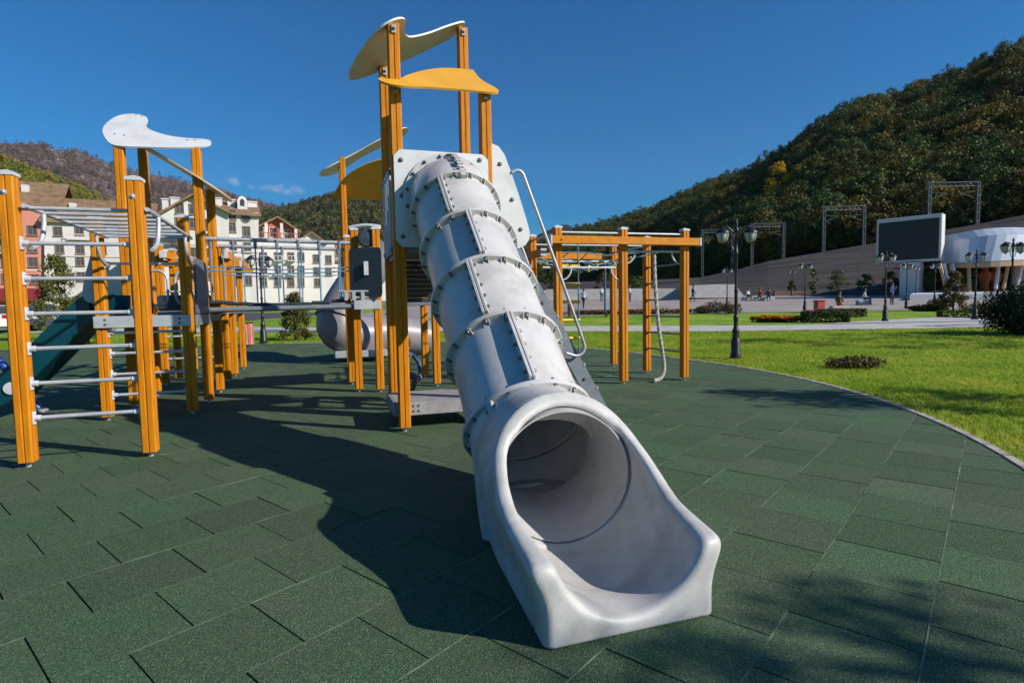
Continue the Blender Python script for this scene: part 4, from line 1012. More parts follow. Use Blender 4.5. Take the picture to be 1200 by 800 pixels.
def hill(name, crest, foot, m_, nu=90, nv=26, amp=4., wl=60., seed=1, power=1.0, rock=None, back=1.5, lower=0):
    """a ridge: crest and foot are lists of (pixel column, pixel row or height, distance); real terrain with a back slope"""
    cr = [at(px, py, D)-Vector((0, 0, lower)) for px, py, D in crest]; ft = [at(px, 300, D) for px, _z, D in foot]
    for p, (_, z, _d) in zip(ft, foot): p.z = z
    def resample(L, n):
        t = np.linspace(0, len(L)-1, n); i = np.minimum(t.astype(int), len(L)-2); w = t-i; A = np.array([tuple(p) for p in L]); return A[i]*(1-w)[:, None]+A[i+1]*w[:, None]
    A, B = resample(ft, nu), resample(cr, nu)
    rows = []
    for v in np.linspace(0, 1, nv):
        q = A*(1-v)+B*v; q[:, 2] = A[:, 2]+(B[:, 2]-A[:, 2])*(v**power)
        fade = math.sin(math.pi*min(1, v*1.02))**.5 if v < 1 else 0
        q[:, 2] += amp*fade*vnoise(q[:, 0]/wl, q[:, 1]/wl, seed); rows.append(q)
    for v in (.15, .5, 1.0):
        q = B+(B-A)*v*back*np.array([1, 1, 0]); q[:, 2] = B[:, 2]*(1-v)+A[:, 2]*v; rows.append(q)
    R = np.stack(rows); nv2 = len(rows)
    vs_ = R.reshape(-1, 3); fs = [(i*nu+j, i*nu+j+1, (i+1)*nu+j+1, (i+1)*nu+j) for i in range(nv2-1) for j in range(nu-1)]
    me = bpy.data.meshes.new(name); me.from_pydata(vs_.tolist(), [], fs); me.materials.append(m_); me.polygons.foreach_set('use_smooth', [True]*len(fs))
    if rock:
        val = []
        for p in vs_:
            d = Vector(p)-CAM; z = d.dot(Fv); x, y = 600+FPX*d.dot(Rv)/z, 400-FPX*d.dot(Uv)/z; m_best = 0
            for (x0, y0), (x1, y1), w in rock:
                ex, ey = x1-x0, y1-y0; t = max(0, min(1, ((x-x0)*ex+(y-y0)*ey)/(ex*ex+ey*ey))); ds = math.hypot(x-x0-ex*t, y-y0-ey*t)
                m_best = max(m_best, max(0, 1-ds/w))
            val.append(min(1, m_best*1.3))
        a = me.attributes.new('rock', 'FLOAT', 'POINT'); a.data.foreach_set('value', np.array(val, dtype=np.float32))
    bm = bmesh.new(); bm.from_mesh(me); bmesh.ops.recalc_face_normals(bm, faces=bm.faces)
    if sum(f.normal.z for f in bm.faces) < 0: bmesh.ops.reverse_faces(bm, faces=bm.faces)
    bm.to_mesh(me); bm.free(); me.update()
    o = bpy.data.objects.new(name, me); COL.objects.link(o); o['kind'] = 'structure'
    return R[:nv]
def sample_hill(R, n, rng, vlo=.02, vhi=1.0, dens_pow=0.):
    """random points on the front of the hill, even per area"""
    nv, nu, _ = R.shape
    q = R; c = np.cross(q[1:, :-1]-q[:-1, :-1], q[:-1, 1:]-q[:-1, :-1]); ar = np.linalg.norm(c, axis=2)
    d = np.linalg.norm(q[:-1, :-1], axis=2); wgt = ar/np.maximum(d, 60)**dens_pow
    vv = np.arange(nv-1)/(nv-1); wgt[(vv < vlo) | (vv > vhi), :] = 0
    p = (wgt/wgt.sum()).ravel(); k = rng.choice(len(p), n, p=p); i, j = k//(nu-1), k % (nu-1); a, b = rng.uniform(0, 1, (2, n)); a, b = a[:, None], b[:, None]
    return q[i, j]*(1-a)*(1-b)+q[i+1, j]*a*(1-b)+q[i, j+1]*(1-a)*b+q[i+1, j+1]*a*b

M_SOIL = hill_mat('dark forest floor', [(.018, .02, .008), (.035, .032, .014), (.05, .042, .02)], .12)
RH = hill('forest_hill', [(600, 300, 900), (640, 281, 800), (680, 268, 700), (740, 253, 610), (780, 239, 545), (840, 211, 475), (880, 200, 425), (930, 172, 375), (980, 133, 335), (1010, 122, 305), (1060, 112, 275), (1100, 99, 258), (1130, 88, 248), (1200, 62, 222), (1300, 40, 200), (1480, 40, 185)],
          [(600, 6, 430), (640, 6, 380), (680, 6, 320), (740, 6, 260), (780, 7, 200), (840, 8, 150), (880, 9, 132), (930, 10, 122), (980, 11, 117), (1010, 11, 114), (1060, 12, 110), (1100, 12, 107), (1130, 13, 106), (1200, 14, 102), (1300, 15, 97), (1480, 16, 90)], M_SOIL, 120, 30, 6, 45, 3, .95, lower=4)
rng = np.random.default_rng(11)
pts = sample_hill(RH, 6400, rng, .0, 1.0, .55)
dk = [leaf_mat('hill leaves dark', [(0.019, 0.039, 0.012), (0.043, 0.075, 0.020), (0.069, 0.089, 0.021), (0.115, 0.089, 0.021)], by='obj'), leaf_mat('hill leaves olive', [(0.045, 0.072, 0.018), (0.092, 0.117, 0.026), (0.115, 0.108, 0.023), (0.153, 0.099, 0.027)], by='obj'),
      leaf_mat('hill leaves green', [(0.031, 0.072, 0.018), (0.069, 0.117, 0.027), (0.108, 0.144, 0.038)], by='obj'), leaf_mat('hill leaves rust', [(0.060, 0.047, 0.015), (0.120, 0.078, 0.019), (0.192, 0.135, 0.012)], by='obj')]
dk.insert(2, leaf_mat('hill leaves gold', [(.10, .085, .016), (.17, .13, .02), (.22, .16, .02)], by='obj'))
scatter('forest', pts, .5+rng.beta(1.8, 3, len(pts))*.95, rng.uniform(0, 6.28, len(pts)), forest_sources('r', dk[:2]+dk[:2]+[dk[3], dk[2], dk[1], dk[4], dk[3], dk[0]], 9, 5, 1, 800, .5), 'mixed autumn forest covering the steep dark hillside on the right', 'forest')
tree('maple_tree', 'bright yellow autumn tree glowing in the middle of the dark hillside', 'tree', at(912, 238, 196)-Vector((0, 0, 4)), 2, 17, lambda t: 4.6*math.sin(math.pi*min(1, .15+.8*t)), 46, 60, 1.4, .7, leaf_mat('yellow leaves', [(.42, .27, .012), (.60, .40, .018), (.70, .48, .03)], trans=.45), .2, 21)

M_OLIVE = hill_mat('olive slope', [(.03, .035, .01), (.07, .06, .015), (.09, .07, .02)], .05)
LH = hill('wooded_hill', [(-420, 110, 330), (-200, 140, 370), (0, 187, 420), (40, 202, 430), (80, 216, 445), (120, 234, 455), (140, 246, 460), (170, 268, 470), (200, 300, 480), (240, 345, 490)],
          [(-420, 2, 150), (-200, 2, 165), (0, 2, 185), (40, 2, 190), (80, 2, 200), (120, 2, 210), (140, 2, 215), (170, 2, 225), (200, 2, 240), (240, 2, 260)], M_OLIVE, 80, 24, 5, 50, 4, 1.05, lower=4)
pts = sample_hill(LH, 2600, rng, .25, 1.0)
ol = [leaf_mat('slope leaves olive', [(0.123, 0.135, 0.029), (0.246, 0.222, 0.036), (0.345, 0.246, 0.036), (0.493, 0.271, 0.029)], by='obj'), leaf_mat('slope leaves green', [(0.074, 0.123, 0.029), (0.148, 0.210, 0.045), (0.246, 0.246, 0.049)], by='obj')]
scatter('forest', pts, rng.uniform(.6, 1.1, len(pts)), rng.uniform(0, 6.28, len(pts)), forest_sources('l', ol, 4, 8, 0, 420, .8), 'sunlit olive and yellow forest on the near slope at the left', 'forest')

MH = hill('wooded_hill', [(150, 300, 900), (240, 268, 900), (290, 250, 900), (320, 245, 880), (345, 239, 860), (370, 234, 840), (392, 228, 820), (425, 228, 800), (450, 230, 790), (500, 245, 780), (560, 268, 800), (620, 290, 840), (680, 310, 900)],
          [(150, 3, 420), (240, 3, 420), (290, 3, 420), (320, 3, 420), (345, 3, 420), (370, 3, 420), (392, 3, 420), (425, 3, 420), (450, 3, 420), (500, 3, 430), (560, 3, 450), (620, 3, 480), (680, 3, 520)], M_OLIVE, 90, 26, 14, 110, 9, 1.0, lower=4)
pts = sample_hill(MH, 5200, rng, .2, 1.0)
md_ = [leaf_mat('valley leaves grey green', [(0.081, 0.103, 0.042), (0.138, 0.142, 0.058), (0.207, 0.173, 0.069)], by='obj'), leaf_mat('valley leaves brown', [(0.161, 0.126, 0.058), (0.230, 0.161, 0.069), (0.115, 0.126, 0.046)], by='obj'), leaf_mat('valley leaves dark', [(0.042, 0.073, 0.032), (0.069, 0.103, 0.042)], by='obj')]
scatter('forest', pts, rng.uniform(.65, 1.3, len(pts)), rng.uniform(0, 6.28, len(pts)), forest_sources('m', md_, 4, 9, 1, 300, 1.0), 'grey green and brown forest on the valley hill behind the white houses', 'forest')

MT = hill('mountain', [(-500, 60, 2300), (-200, 130, 2200), (0, 168, 2100), (48, 169, 2100), (62, 175, 2100), (75, 178, 2100), (88, 176, 2100), (105, 183, 2120), (130, 193, 2140), (150, 199, 2160), (185, 206, 2200), (212, 212, 2230), (240, 222, 2280), (300, 236, 2400), (335, 246, 2500), (420, 285, 2600)],
     [(-500, 0, 900), (-200, 0, 900), (0, 0, 950), (48, 0, 950), (62, 0, 950), (75, 0, 950), (88, 0, 950), (105, 0, 960), (130, 0, 980), (150, 0, 1000), (185, 0, 1020), (212, 0, 1050), (240, 0, 1100), (300, 0, 1200), (335, 0, 1300), (420, 0, 1400)],
     hill_mat('bare purple brown woods', [(.05, .042, .042), (.16, .11, .105), (.10, .085, .07), (.22, .15, .14)], .03, bs=5, rock=(.25, .24, .21)), 240, 80, 70, 210, 5, 1.0,
     rock=[((60, 172), (66, 184), 3), ((66, 184), (78, 203), 2), ((84, 188), (92, 201), 3), ((92, 201), (103, 216), 2.4), ((74, 186), (82, 196), 1.6)])
pts = sample_hill(MT, 9000, rng, .35, 1.0, 0); pts = pts[pts[:, 0] > -2000]
rk = np.array([(Vector(p)-CAM).dot(Rv)/(Vector(p)-CAM).dot(Fv) for p in pts])
mt_ = [leaf_mat('mountain bare purple', [(.10, .07, .07), (.16, .11, .11), (.20, .14, .12)], by='obj', trans=.1), leaf_mat('mountain brown', [(.12, .085, .06), (.18, .12, .09)], by='obj', trans=.1), leaf_mat('mountain fir', [(.03, .045, .035), (.05, .06, .04)], by='obj', trans=.1)]
scatter('forest', pts, rng.uniform(1.0, 2.1, len(pts)), rng.uniform(0, 6.28, len(pts)), forest_sources('p', mt_[:2], 3, 15, 0, 90, 1.6)+forest_sources('p', mt_[2:], 0, 16, 1, 90, 1.6), 'bare purple brown woods on the tall mountain behind the left houses', 'forest')
hill('far_mountain', [(100, 270, 7000), (200, 236, 6800), (236, 222, 6600), (250, 218.5, 6500), (264, 222, 6500), (276, 229, 6500), (300, 233, 6500), (322, 241, 6600), (345, 252, 6800), (420, 290, 7000)],
     [(100, 0, 4000), (200, 0, 4000), (236, 0, 4000), (250, 0, 4000), (264, 0, 4000), (276, 0, 4000), (300, 0, 4000), (322, 0, 4000), (345, 0, 4000), (420, 0, 4000)],
     hill_mat('bare far rock', [(.07, .055, .055), (.13, .10, .095), (.2, .17, .16)], .006, bs=60), 120, 40, 120, 400, 6)
hill('far_mountain', [(560, 300, 3200), (610, 284, 3200), (640, 271, 3200), (655, 264, 3200), (664, 263, 3200), (680, 270, 3200), (720, 285, 3200), (800, 310, 3200)], [(560, 0, 2000), (610, 0, 2000), (640, 0, 2000), (655, 0, 2000), (664, 0, 2000), (680, 0, 2000), (720, 0, 2000), (800, 0, 2000)],
     hill_mat('far wooded ridge', [(.02, .02, .022), (.04, .035, .035)], .02, bs=20), 60, 24, 30, 160, 8)

# ================================================================ EMBANKMENT AND RAILWAY
def stone_mat():
    mt = bpy.data.materials.new('dark coursed stone'); mt.use_nodes = True; t = mt.node_tree; b = t.nodes['Principled BSDF']
    tc = t.nodes.new('ShaderNodeUVMap'); br = t.nodes.new('ShaderNodeTexBrick'); br.inputs['Scale'].default_value = 1.0; br.inputs['Row Height'].default_value = .55; br.inputs['Brick Width'].default_value = 7.3; br.inputs['Mortar Size'].default_value = .06
    br.inputs['Color1'].default_value = (.045, .039, .036, 1); br.inputs['Color2'].default_value = (.068, .058, .052, 1); br.inputs['Mortar'].default_value = (.03, .026, .024, 1)
    n = t.nodes.new('ShaderNodeTexNoise'); n.inputs['Scale'].default_value = .25; n.inputs['Detail'].default_value = 8
    mp = t.nodes.new('ShaderNodeMapping'); mp.inputs['Scale'].default_value = (.4, 3, 1)
    t.links.new(tc.outputs[0], br.inputs['Vector']); t.links.new(tc.outputs[0], mp.inputs[0]); t.links.new(mp.outputs[0], n.inputs['Vector'])
    mx = t.nodes.new('ShaderNodeMix'); mx.data_type = 'RGBA'; mx.blend_type = 'MULTIPLY'; mx.inputs['Factor'].default_value = .9
    r = t.nodes.new('ShaderNodeValToRGB'); r.color_ramp.elements[0].position = .35; r.color_ramp.elements[0].color = (.35, .35, .35, 1); r.color_ramp.elements[1].position = .62; r.color_ramp.elements[1].color = (1.3, 1.25, 1.2, 1)
    t.links.new(n.outputs[0], r.inputs[0]); t.links.new(br.outputs[0], mx.inputs['A']); t.links.new(r.outputs[0], mx.inputs['B']); t.links.new(mx.outputs['Result'], b.inputs['Base Color'])
    b.inputs['Roughness'].default_value = .9
    bp = t.nodes.new('ShaderNodeBump'); bp.inputs['Distance'].default_value = .12; t.links.new(br.outputs['Fac'], bp.inputs['Height']); bp.invert = True; t.links.new(bp.outputs[0], b.inputs['Normal'])
    return mt
emb = [(600, 125, 332), (640, 118, 331), (720, 108, 329), (780, 101, 327), (820, 97, 325), (860, 93, 317), (900, 90, 306), (950, 87, 297.5), (988, 85, 291), (1050, 82, 281), (1115, 79, 268), (1160, 77, 260), (1200, 75, 252), (1300, 72, 236), (1480, 68, 226)]
EF = [at(px, 345, D-16) for px, D, _ in emb]; ET = [at(px, py, D+2) for px, D, py in emb]
for p in EF: p.z = G(p.x, p.y)-.3
rows = [[a.lerp(b, t) for a, b in zip(EF, ET)] for t in np.linspace(0, 1, 7)]
rows.append([p+Vector((p.x, p.y, 0)).normalized()*30+Vector((0, 0, .4)) for p in ET])
eb = MB().grid(rows).build('retaining_wall', stone_mat()); tag(eb, 'long sloping dark stone embankment wall under the railway masts', 'wall')
uv = eb.data.uv_layers.new(name='UVMap'); lens = [0]
for p, q in zip(EF[:-1], EF[1:]): lens.append(lens[-1]+(q-p).length)
for lp in eb.data.loops:
    vi = lp.vertex_index; r_, c_ = divmod(vi, len(emb)); uv.data[lp.index].uv = (lens[c_], (rows[r_][c_]-rows[0][c_]).length)
def mast(px0, px1, top, basey, D, lab):
    a, b = at(px0, basey, D), at(px1, basey, D); zt = at(px0, top, D).z; zb = min(a.z, b.z)-1.0
    t = thing('catenary_mast', lab, 'railway mast', (a+b)/2, 'railway masts on the embankment')
    M = mat('pale mast steel', (.10, .115, .12), .6, .2)
    for p in (a, b):
        o = MB()
        for s in (-.18, .18): o.box((p.x+s, p.y, (zt+zb)/2), (.10, .35, zt-zb))
        for k in range(6): o.box((p.x, p.y, zb+(zt-zb)*(k+.5)/6), (.42, .32, .14))
        o.build('mast_leg', M, t)
    o = MB()
    for z in (zt+.1, zt-.55): o.tube([(a.x-.3, a.y, z), (b.x+.3, b.y, z)], .09, 6)
    n = 9
    for k in range(n):
        x0, x1 = a.x+(b.x-a.x)*k/n, a.x+(b.x-a.x)*(k+1)/n; y = a.y+(b.y-a.y)*k/n
        o.tube([(x0, y, zt-.55), ((x0+x1)/2, y, zt+.1), (x1, y, zt-.55)], .05, 5)
    o.build('truss', M, t)
    for s, f in ((.25, .35), (.75, .62)):
        x0, x1 = a.x+(b.x-a.x)*(0 if s < .5 else 1), a.x+(b.x-a.x)*f
        MB().tube([(x0, a.y, zt-2.6), (x1, a.y, zt-1.6)], .05, 6).tube([(x0, a.y, zt-1.4), (x1, a.y, zt-1.6)], .04, 6).build('cantilever', M, t)
for q in ((1088, 1145, 215, 266, 92, 'largest grey railway portal mast, above the big screen'), (965, 1012, 243, 291, 102, 'grey railway portal mast left of the big screen'),
          (881, 918, 263, 306, 114, 'grey railway portal mast behind the nearest street lamp'), (823, 858, 270, 320, 126, 'small grey railway portal mast beside the monkey bars')): mast(*q)

# ================================================================ SCREEN, STAGE
sc = thing('video_screen', 'large dark outdoor screen in a pale box on one pillar', 'screen', gp(*at(1062, 346, 60).xy))
c = at(1066, 281, 60); psi = R_(-47); ux = Vector((math.cos(psi), math.sin(psi), 0)); un = Vector((math.sin(psi), -math.cos(psi), 0))
w_, h_, d_ = 5.7, 4.7, 1.5
M_PALE = mat('pale grey cladding', (.55, .54, .52), .6, var=.06, vscale=.6)
bx = MB().box(c, (w_, d_, h_), ux, un, UP, bev=.05)
for k in (-.8, .8): bx.box(c+UP*k+ux*(w_/2+.006), (.01, d_*.98, .03), ux, un, UP)
bo = bx.build('housing', M_PALE, sc)
MB().box(c+un*(d_/2+.02)+UP*-.1, (w_*.92, .06, h_*.86), ux, un, UP).build('display', mat('dark led face', (.018, .015, .014), .45, var=.2, vscale=1), sc)
zb = G(c.x, c.y); ph = c.z-h_/2-zb
MB().box(Vector((c.x, c.y, zb+ph/2-.1))+ux*.25, (1.7, 1.9, ph+.1), ux, un, UP, bev=.03).build('pillar', M_PALE, sc)

sg = thing('stage', 'open air stage with a faceted silver canopy on slanting posts', 'stage', gp(*at(1150, 350, 58).xy))
M_SIL = mat('silver canopy panels', (.55, .58, .64), .35, .25, var=.08, vscale=.3); M_TIMB = mat('pale timber', (.42, .27, .16), .6)
SY = 56.0
topc = [(1092, 283), (1110, 276), (1140, 270), (1173, 266.5), (1210, 267), (1250, 270), (1290, 276)]; botc = [(1103, 308), (1116, 307.5), (1142, 307), (1172, 305.5), (1212, 304), (1250, 304), (1282, 306)]
Ys = [SY+5, SY+2, SY, SY-.8, SY-.6, SY+1, SY+4]
T = [at(x, y, Y+1.5) for (x, y), Y in zip(topc, Ys)]; B = [at(x, y, Y) for (x, y), Y in zip(botc, Ys)]; Mi = [t.lerp(b, .28)+Vector((0, -.7, .15)) for t, b in zip(T, B)]
Tb = [t+Vector((4 if i == 0 else 0, (3 if i == 0 else 12-abs(i-3)), -.6)) for i, t in enumerate(T)]
T, B, Mi, Tb = [bend(L_, 3) for L_ in (T, B, Mi, Tb)]
cell = []
for i in range(18):
    for r0, r1 in ((T, Mi), (Mi, B), (Tb, T)):
        q = [r0[i], r0[i+1], r1[i+1], r1[i]]; cc = sum(q, Vector())/4; q = [cc+(p-cc)*.994 for p in q]; cell.append(q)
mb = MB(); 
for q in cell: mb.prism(q, Vector((0, .10, -.03)))
mb.build('canopy', M_SIL, sg)
mb = MB()
for i in range(18): mb.prism([B[i]+UP*-.04, B[i+1]+UP*-.04, B[i+1]+UP*-.55, B[i]+UP*-.55], Vector((0, .25, 0)))
mb.build('fascia', M_TIMB, sg)
mb = MB()
for i in range(18): mb.prism([B[i]+UP*-.2+Vector((0, .3, 0)), B[i+1]+UP*-.2+Vector((0, .3, 0)), B[i+1]+Vector((0, 9, .0)), B[i]+Vector((3 if i == 0 else 0, 4 if i == 0 else 9, .0))], Vector((0, 0, -.12)))
mb.build('ceiling', M_TIMB, sg)
pl0 = [at(1066, 355, SY-3), at(1230, 356, SY-5), at(1330, 356, SY+1), at(1330, 356, SY+14), at(1080, 355, SY+14)]
zp = at(1120, 342.5, SY-3).z
MB().prism([Vector((p.x, p.y, G(p.x, p.y)-.2)) for p in pl0], Vector((0, 0, zp-G(0, SY)+.2))).build('plinth', mat('pale stage plinth', (.5, .51, .53), .7, var=.06), sg)
for (x0, y0), (x1, y1), m_ in (((1106, 309), (1115, 343), M_SIL), ((1101, 309), (1110, 343), M_TIMB), ((1116, 309), (1124, 343), M_SIL), ((1114, 309), (1117, 341), M_TIMB), ((1135, 308), (1136, 342), M_TIMB), ((1171, 307), (1166, 342), M_SIL), ((1182, 307), (1175, 342), M_TIMB), ((1199, 306), (1190, 342), M_SIL), ((1215, 306), (1208, 342), M_TIMB)):
    Y = SY+1.2; MB().tube([at(x0, y0, Y), at(x1, y1, Y-.5)], .16, 8).build('post', m_, sg, True)
bkw = MB().box(at(1190, 322, SY+11), (22, .3, 5.5)).build('back_wall', mat('dark stage wall', (.02, .018, .018), .8), sg)
MB().box(at(1196, 324, SY+3), (1.6, .4, 3.2)).build('side_panel', mat('grey brown stage panel', (.22, .16, .13), .7), sg)
stt = thing('sculpture', 'rust orange pair of standing figures under the stage canopy', 'sculpture', at(1160, 342, SY+4))
M_RUST = mat('rust orange clay', (.30, .075, .03), .8, col2=(.42, .12, .05), vscale=2)
for dx in (-1.0, .9):
    b0 = at(1160, 342, SY+4)+Vector((dx*.6, 0, 0))
    prof = [(.01, 0), (.36, .02), (.40, .3), (.36, .9), (.5, 1.3), (.55, 1.8), (.42, 2.15), (.22, 2.25), (.32, 2.45), (.34, 2.7), (.2, 2.9), (.01, 2.95)]
    o = MB().lathe(prof, b0, UP, 14).build('figure', M_RUST, stt, True)
    MB().tube(bend([b0+Vector((-.5, -.1, 1.9)), b0+Vector((-.75, -.25, 1.5)), b0+Vector((-.5, -.5, 1.2))], 3), .13, 7).build('arm', M_RUST, o, True); MB().tube(bend([b0+Vector((.5, -.1, 1.9)), b0+Vector((.75, -.25, 1.5)), b0+Vector((.5, -.5, 1.2))], 3), .13, 7).build('arm', M_RUST, o, True)

# ================================================================ STREET LAMPS
def make_lamp():
    t = thing('street_lamp', '', 'street lamp')
    MB().lathe([(.0, 0), (.15, 0), (.15, .05), (.125, .07), (.125, .13), (.105, .17), (.115, .42), (.09, .47), (.075, .62), (.085, .66), (.085, .70), (.055, .76), (.048, .95), (.06, .98), (.06, 1.02), (.042, 1.06)], (0, 0, 0), UP, 20).build('base', M_DARK, t, True)
    MB().lathe([(.042, 1.04), (.036, 1.6), (.046, 1.62), (.046, 1.66), (.035, 1.7), (.031, 2.5), (.042, 2.52), (.042, 2.58), (.03, 2.6), (.028, 3.02), (.05, 3.06), (.05, 3.1), (.02, 3.18), (.035, 3.24), (.0, 3.34)], (0, 0, 0), UP, 16).build('pole', M_DARK, t, True)
    for s in (-1, 1):
        mb = MB().tube(bend([(0, 0, 2.9), (s*.10, 0, 3.06), (s*.2, 0, 3.16), (s*.30, 0, 3.18), (s*.335, 0, 3.14)], 5), .017, 8)
        mb.tube(bend([(0, 0, 2.6), (s*.09, 0, 2.68), (s*.13, 0, 2.82), (s*.09, 0, 2.93), (s*.04, 0, 2.88), (s*.07, 0, 2.82)], 5), .011, 7); mb.build('arm', M_DARK, t, True)
        c = (s*.335, 0, 3.12)
        l = MB().lathe([(.0, .06), (.03, .05), (.06, .02), (.125, -.03), (.165, -.075), (.168, -.095), (.15, -.1)], c, UP, 18).build('lantern', M_DARK, t, True)
        rb_ = MB()
        for q in range(6):
            an = q*math.pi/3; rb_.tube([(c[0]+r*math.cos(an), r*math.sin(an), 3.12+z) for r, z in ((.150, -.10), (.146, -.15), (.130, -.23), (.094, -.305), (.03, -.345))], .007, 5)
        rb_.build('lantern_ribs', M_DARK, l, True)
        MB().lathe([(.14, -.095), (.135, -.15), (.12, -.23), (.085, -.30), (.04, -.33), (0, -.335)], c, UP, 18).build('globe', mat('frosted lamp globe', (.50, .50, .48), .2, var=.08), l, True)
        MB().lathe([(.02, -.325), (.03, -.345), (.015, -.37), (0, -.40)], c, UP, 10).build('finial', M_DARK, l, True)
    return t
lp0 = make_lamp(); first = True
for (px, py), rz, lab in (((862, 420), .0, 'tall black twin lantern lamp nearest the rubber paving'), ((1037, 376), .15, 'black twin lantern lamp standing in front of the big screen'), ((943, 366), .1, 'black twin lantern lamp by the red flower bed on the plaza'),
                      ((1142, 374), -.1, 'black twin lantern lamp in front of the stage, left of the dark bush'), ((1185, None), .2, 'black twin lantern lamp rising behind the round dark bush'), ((1062, 361), .3, 'thin black lamp beside the pillar of the big screen'),
                      ((1095, 357), .2, 'slim black lamp at the left corner of the stage'), ((852, 359), .1, 'distant black lamp seen just left of the tall nearest lamp'), ((309, 402), .9, 'black lamp on the lawn behind the rope bridge'),
                      ((928, None), .2, 'far small lamp at the foot of the stone wall, in the middle of the plaza'), ((983, None), .2, 'far small lamp at the foot of the stone wall behind the seated couple'), ((1073, None), .5, 'far small lamp half hidden behind the pillar of the big screen')):
    if py: p = on_ground(px, py)
    else: p = at(px, 350, {1185: 20.5, 928: 72, 983: 71, 1073: 56}[px]); p.z = G(p.x, p.y)
    o = lp0 if first else copy_tree(lp0); first = False
    o.location = p-Vector((0, 0, .01)); o.rotation_euler.z = rz; o['label'] = lab; o['group'] = 'black twin lantern street lamps'

# ================================================================ HOUSES ON THE LEFT
class Facade:
    def __init__(s, px, Y, psi):
        p = at(px, 366, Y); s.o = Vector((p.x, p.y, 0)); s.g = G(p.x, p.y); s.u = Vector((math.cos(psi), math.sin(psi), 0)); s.n = Vector((math.sin(psi), -math.cos(psi), 0))
    def sz(s, px, py): p = at_pl(px, py, s.o, s.n); return (p-s.o).dot(s.u), p.z
    def pt(s, a, z, d=0): return s.o+s.u*a+UP*z+s.n*d           # d > 0 towards the viewer
    def poly(s, pxs): return [s.sz(*q) for q in pxs]
def wall(F, par, pxs, depth, m_, name='wall', d=0):
    return MB().prism([F.pt(a, z, d) for a, z in F.poly(pxs)], F.n*-depth).build(name, m_, par)
def windows(F, par, L, w=1.15, h=1.6, d=0, trim=None):
    w *= .84; h *= .84
    for px, py in L:
        a, z = F.sz(px, py)
        o = MB()
        for sa in (-1, 1): o.box(F.pt(a+sa*(w/2+.06), z, d+.05), (.12, .16, h+.24), F.u, F.n, UP)
        for sz_ in (-1, 1): o.box(F.pt(a, z+sz_*(h/2+.06), d+.05), (w, .16, .12), F.u, F.n, UP)
        o.box(F.pt(a, z, d+.04), (.09, .10, h), F.u, F.n, UP).box(F.pt(a, z+h*.18, d+.035), (w, .08, .08), F.u, F.n, UP)
        o.box(F.pt(a, z-h/2-.18, d+.10), (w+.4, .28, .10), F.u, F.n, UP)
        fo = o.build('window', trim or M_WFRAME, par); MB().box(F.pt(a, z, d+.012), (w, .03, h), F.u, F.n, UP).build('pane', M_GLASS, fo)
def eave_roof(F, par, px0, px1, py_eave, py_ridge, depth, over=.7, d=0):
    a0, z0 = F.sz(px0, py_eave); a1, z1 = F.sz(px1, py_eave); _, zr = F.sz((px0+px1)/2, py_ridge); zr += (zr-z0)*.2
    prof = [(over+d, z0-.1), (d-depth/2, zr), (d-depth-over, z0-.1), (d-depth-over, z0-.35), (d-depth/2, zr-.3), (over+d, z0-.35)]
    return MB().prism([F.pt(a0-.4, z, dd) for dd, z in prof], F.u*(a1-a0+.8)).build('roof', M_ROOF, par)
def gable_roof(F, par, pxs, depth, th=.3, over=.8, d=0):
    """pxs: left eave, peak, right eave"""
    (a0, z0), (a1, z1), (a2, z2) = F.poly(pxs)
    q = [(a0, z0), (a1, z1), (a2, z2), (a2, z2-th), (a1, z1-th), (a0, z0-th)]
    return MB().prism([F.pt(a, z+.05, d+over) for a, z in q], F.n*-(depth+over)).build('roof', M_ROOF, par)
def trimband(F, par, pxa, pxb, th=.25, d=0, name='cornice'):
    a0, z0 = F.sz(*pxa); a1, z1 = F.sz(*pxb); MB().box(F.pt((a0+a1)/2, (z0+z1)/2, d+.06), (abs(a1-a0), .14, th), F.u, F.n, UP).build(name, M_TRIM, par)
def balcony(F, par, px0, px1, py, h=1.0, d=0, m_=None):
    a0, z0 = F.sz(px0, py); a1, _ = F.sz(px1, py); o = MB().box(F.pt((a0+a1)/2, z0, d+.55), (a1-a0, 1.1, .18), F.u, F.n, UP)
    b = o.build('balcony', M_TRIM, par); o = MB(); n = int((a1-a0)/.45)
    for k in range(n+1): o.box(F.pt(a0+(a1-a0)*k/n, z0+h/2, d+1.05), (.07, .07, h), F.u, F.n, UP)
    o.box(F.pt((a0+a1)/2, z0+h, d+1.05), (a1-a0+.1, .12, .1), F.u, F.n, UP); o.build('railing', m_ or M_TRIM, b)
PSI = R_(28)
# pink house
F = Facade(30, 96, PSI); h = thing('house', 'pink house with a brown roof and red awning at the far left', 'house', F.pt(0, F.g))
wall(F, h, [(-60, 372), (-60, 222), (65, 244), (67, 372)], 14, M_PINKW); eave_roof(F, h, -60, 69, 236, 208, 14)
windows(F, h, [(5, 271), (38, 270), (5, 289), (38, 290), (8, 307), (39, 307), (8, 326), (41, 327), (60, 272), (60, 291)], 1.3, 1.7)
balcony(F, h, -6, 14, 297, 1.0); balcony(F, h, -6, 14, 279, 1.0)
trimband(F, h, (-60, 316), (66, 317))
MB().prism([F.pt(a, z, dd) for (a, z), dd in ((F.sz(-40, 338), .1), (F.sz(-40, 352), 2.2), (F.sz(-40, 354), 2.2), (F.sz(-40, 341), .1))], F.u*(F.sz(56, 340)[0]-F.sz(-40, 340)[0])).build('awning', M_AWN, h)
for px in (-10, 22): 
    a, z = F.sz(px, 218); MB().box(F.pt(a, z, -4), (1.0, 1.0, 1.8), F.u, F.n, UP).build('chimney', M_WHITEW, h)
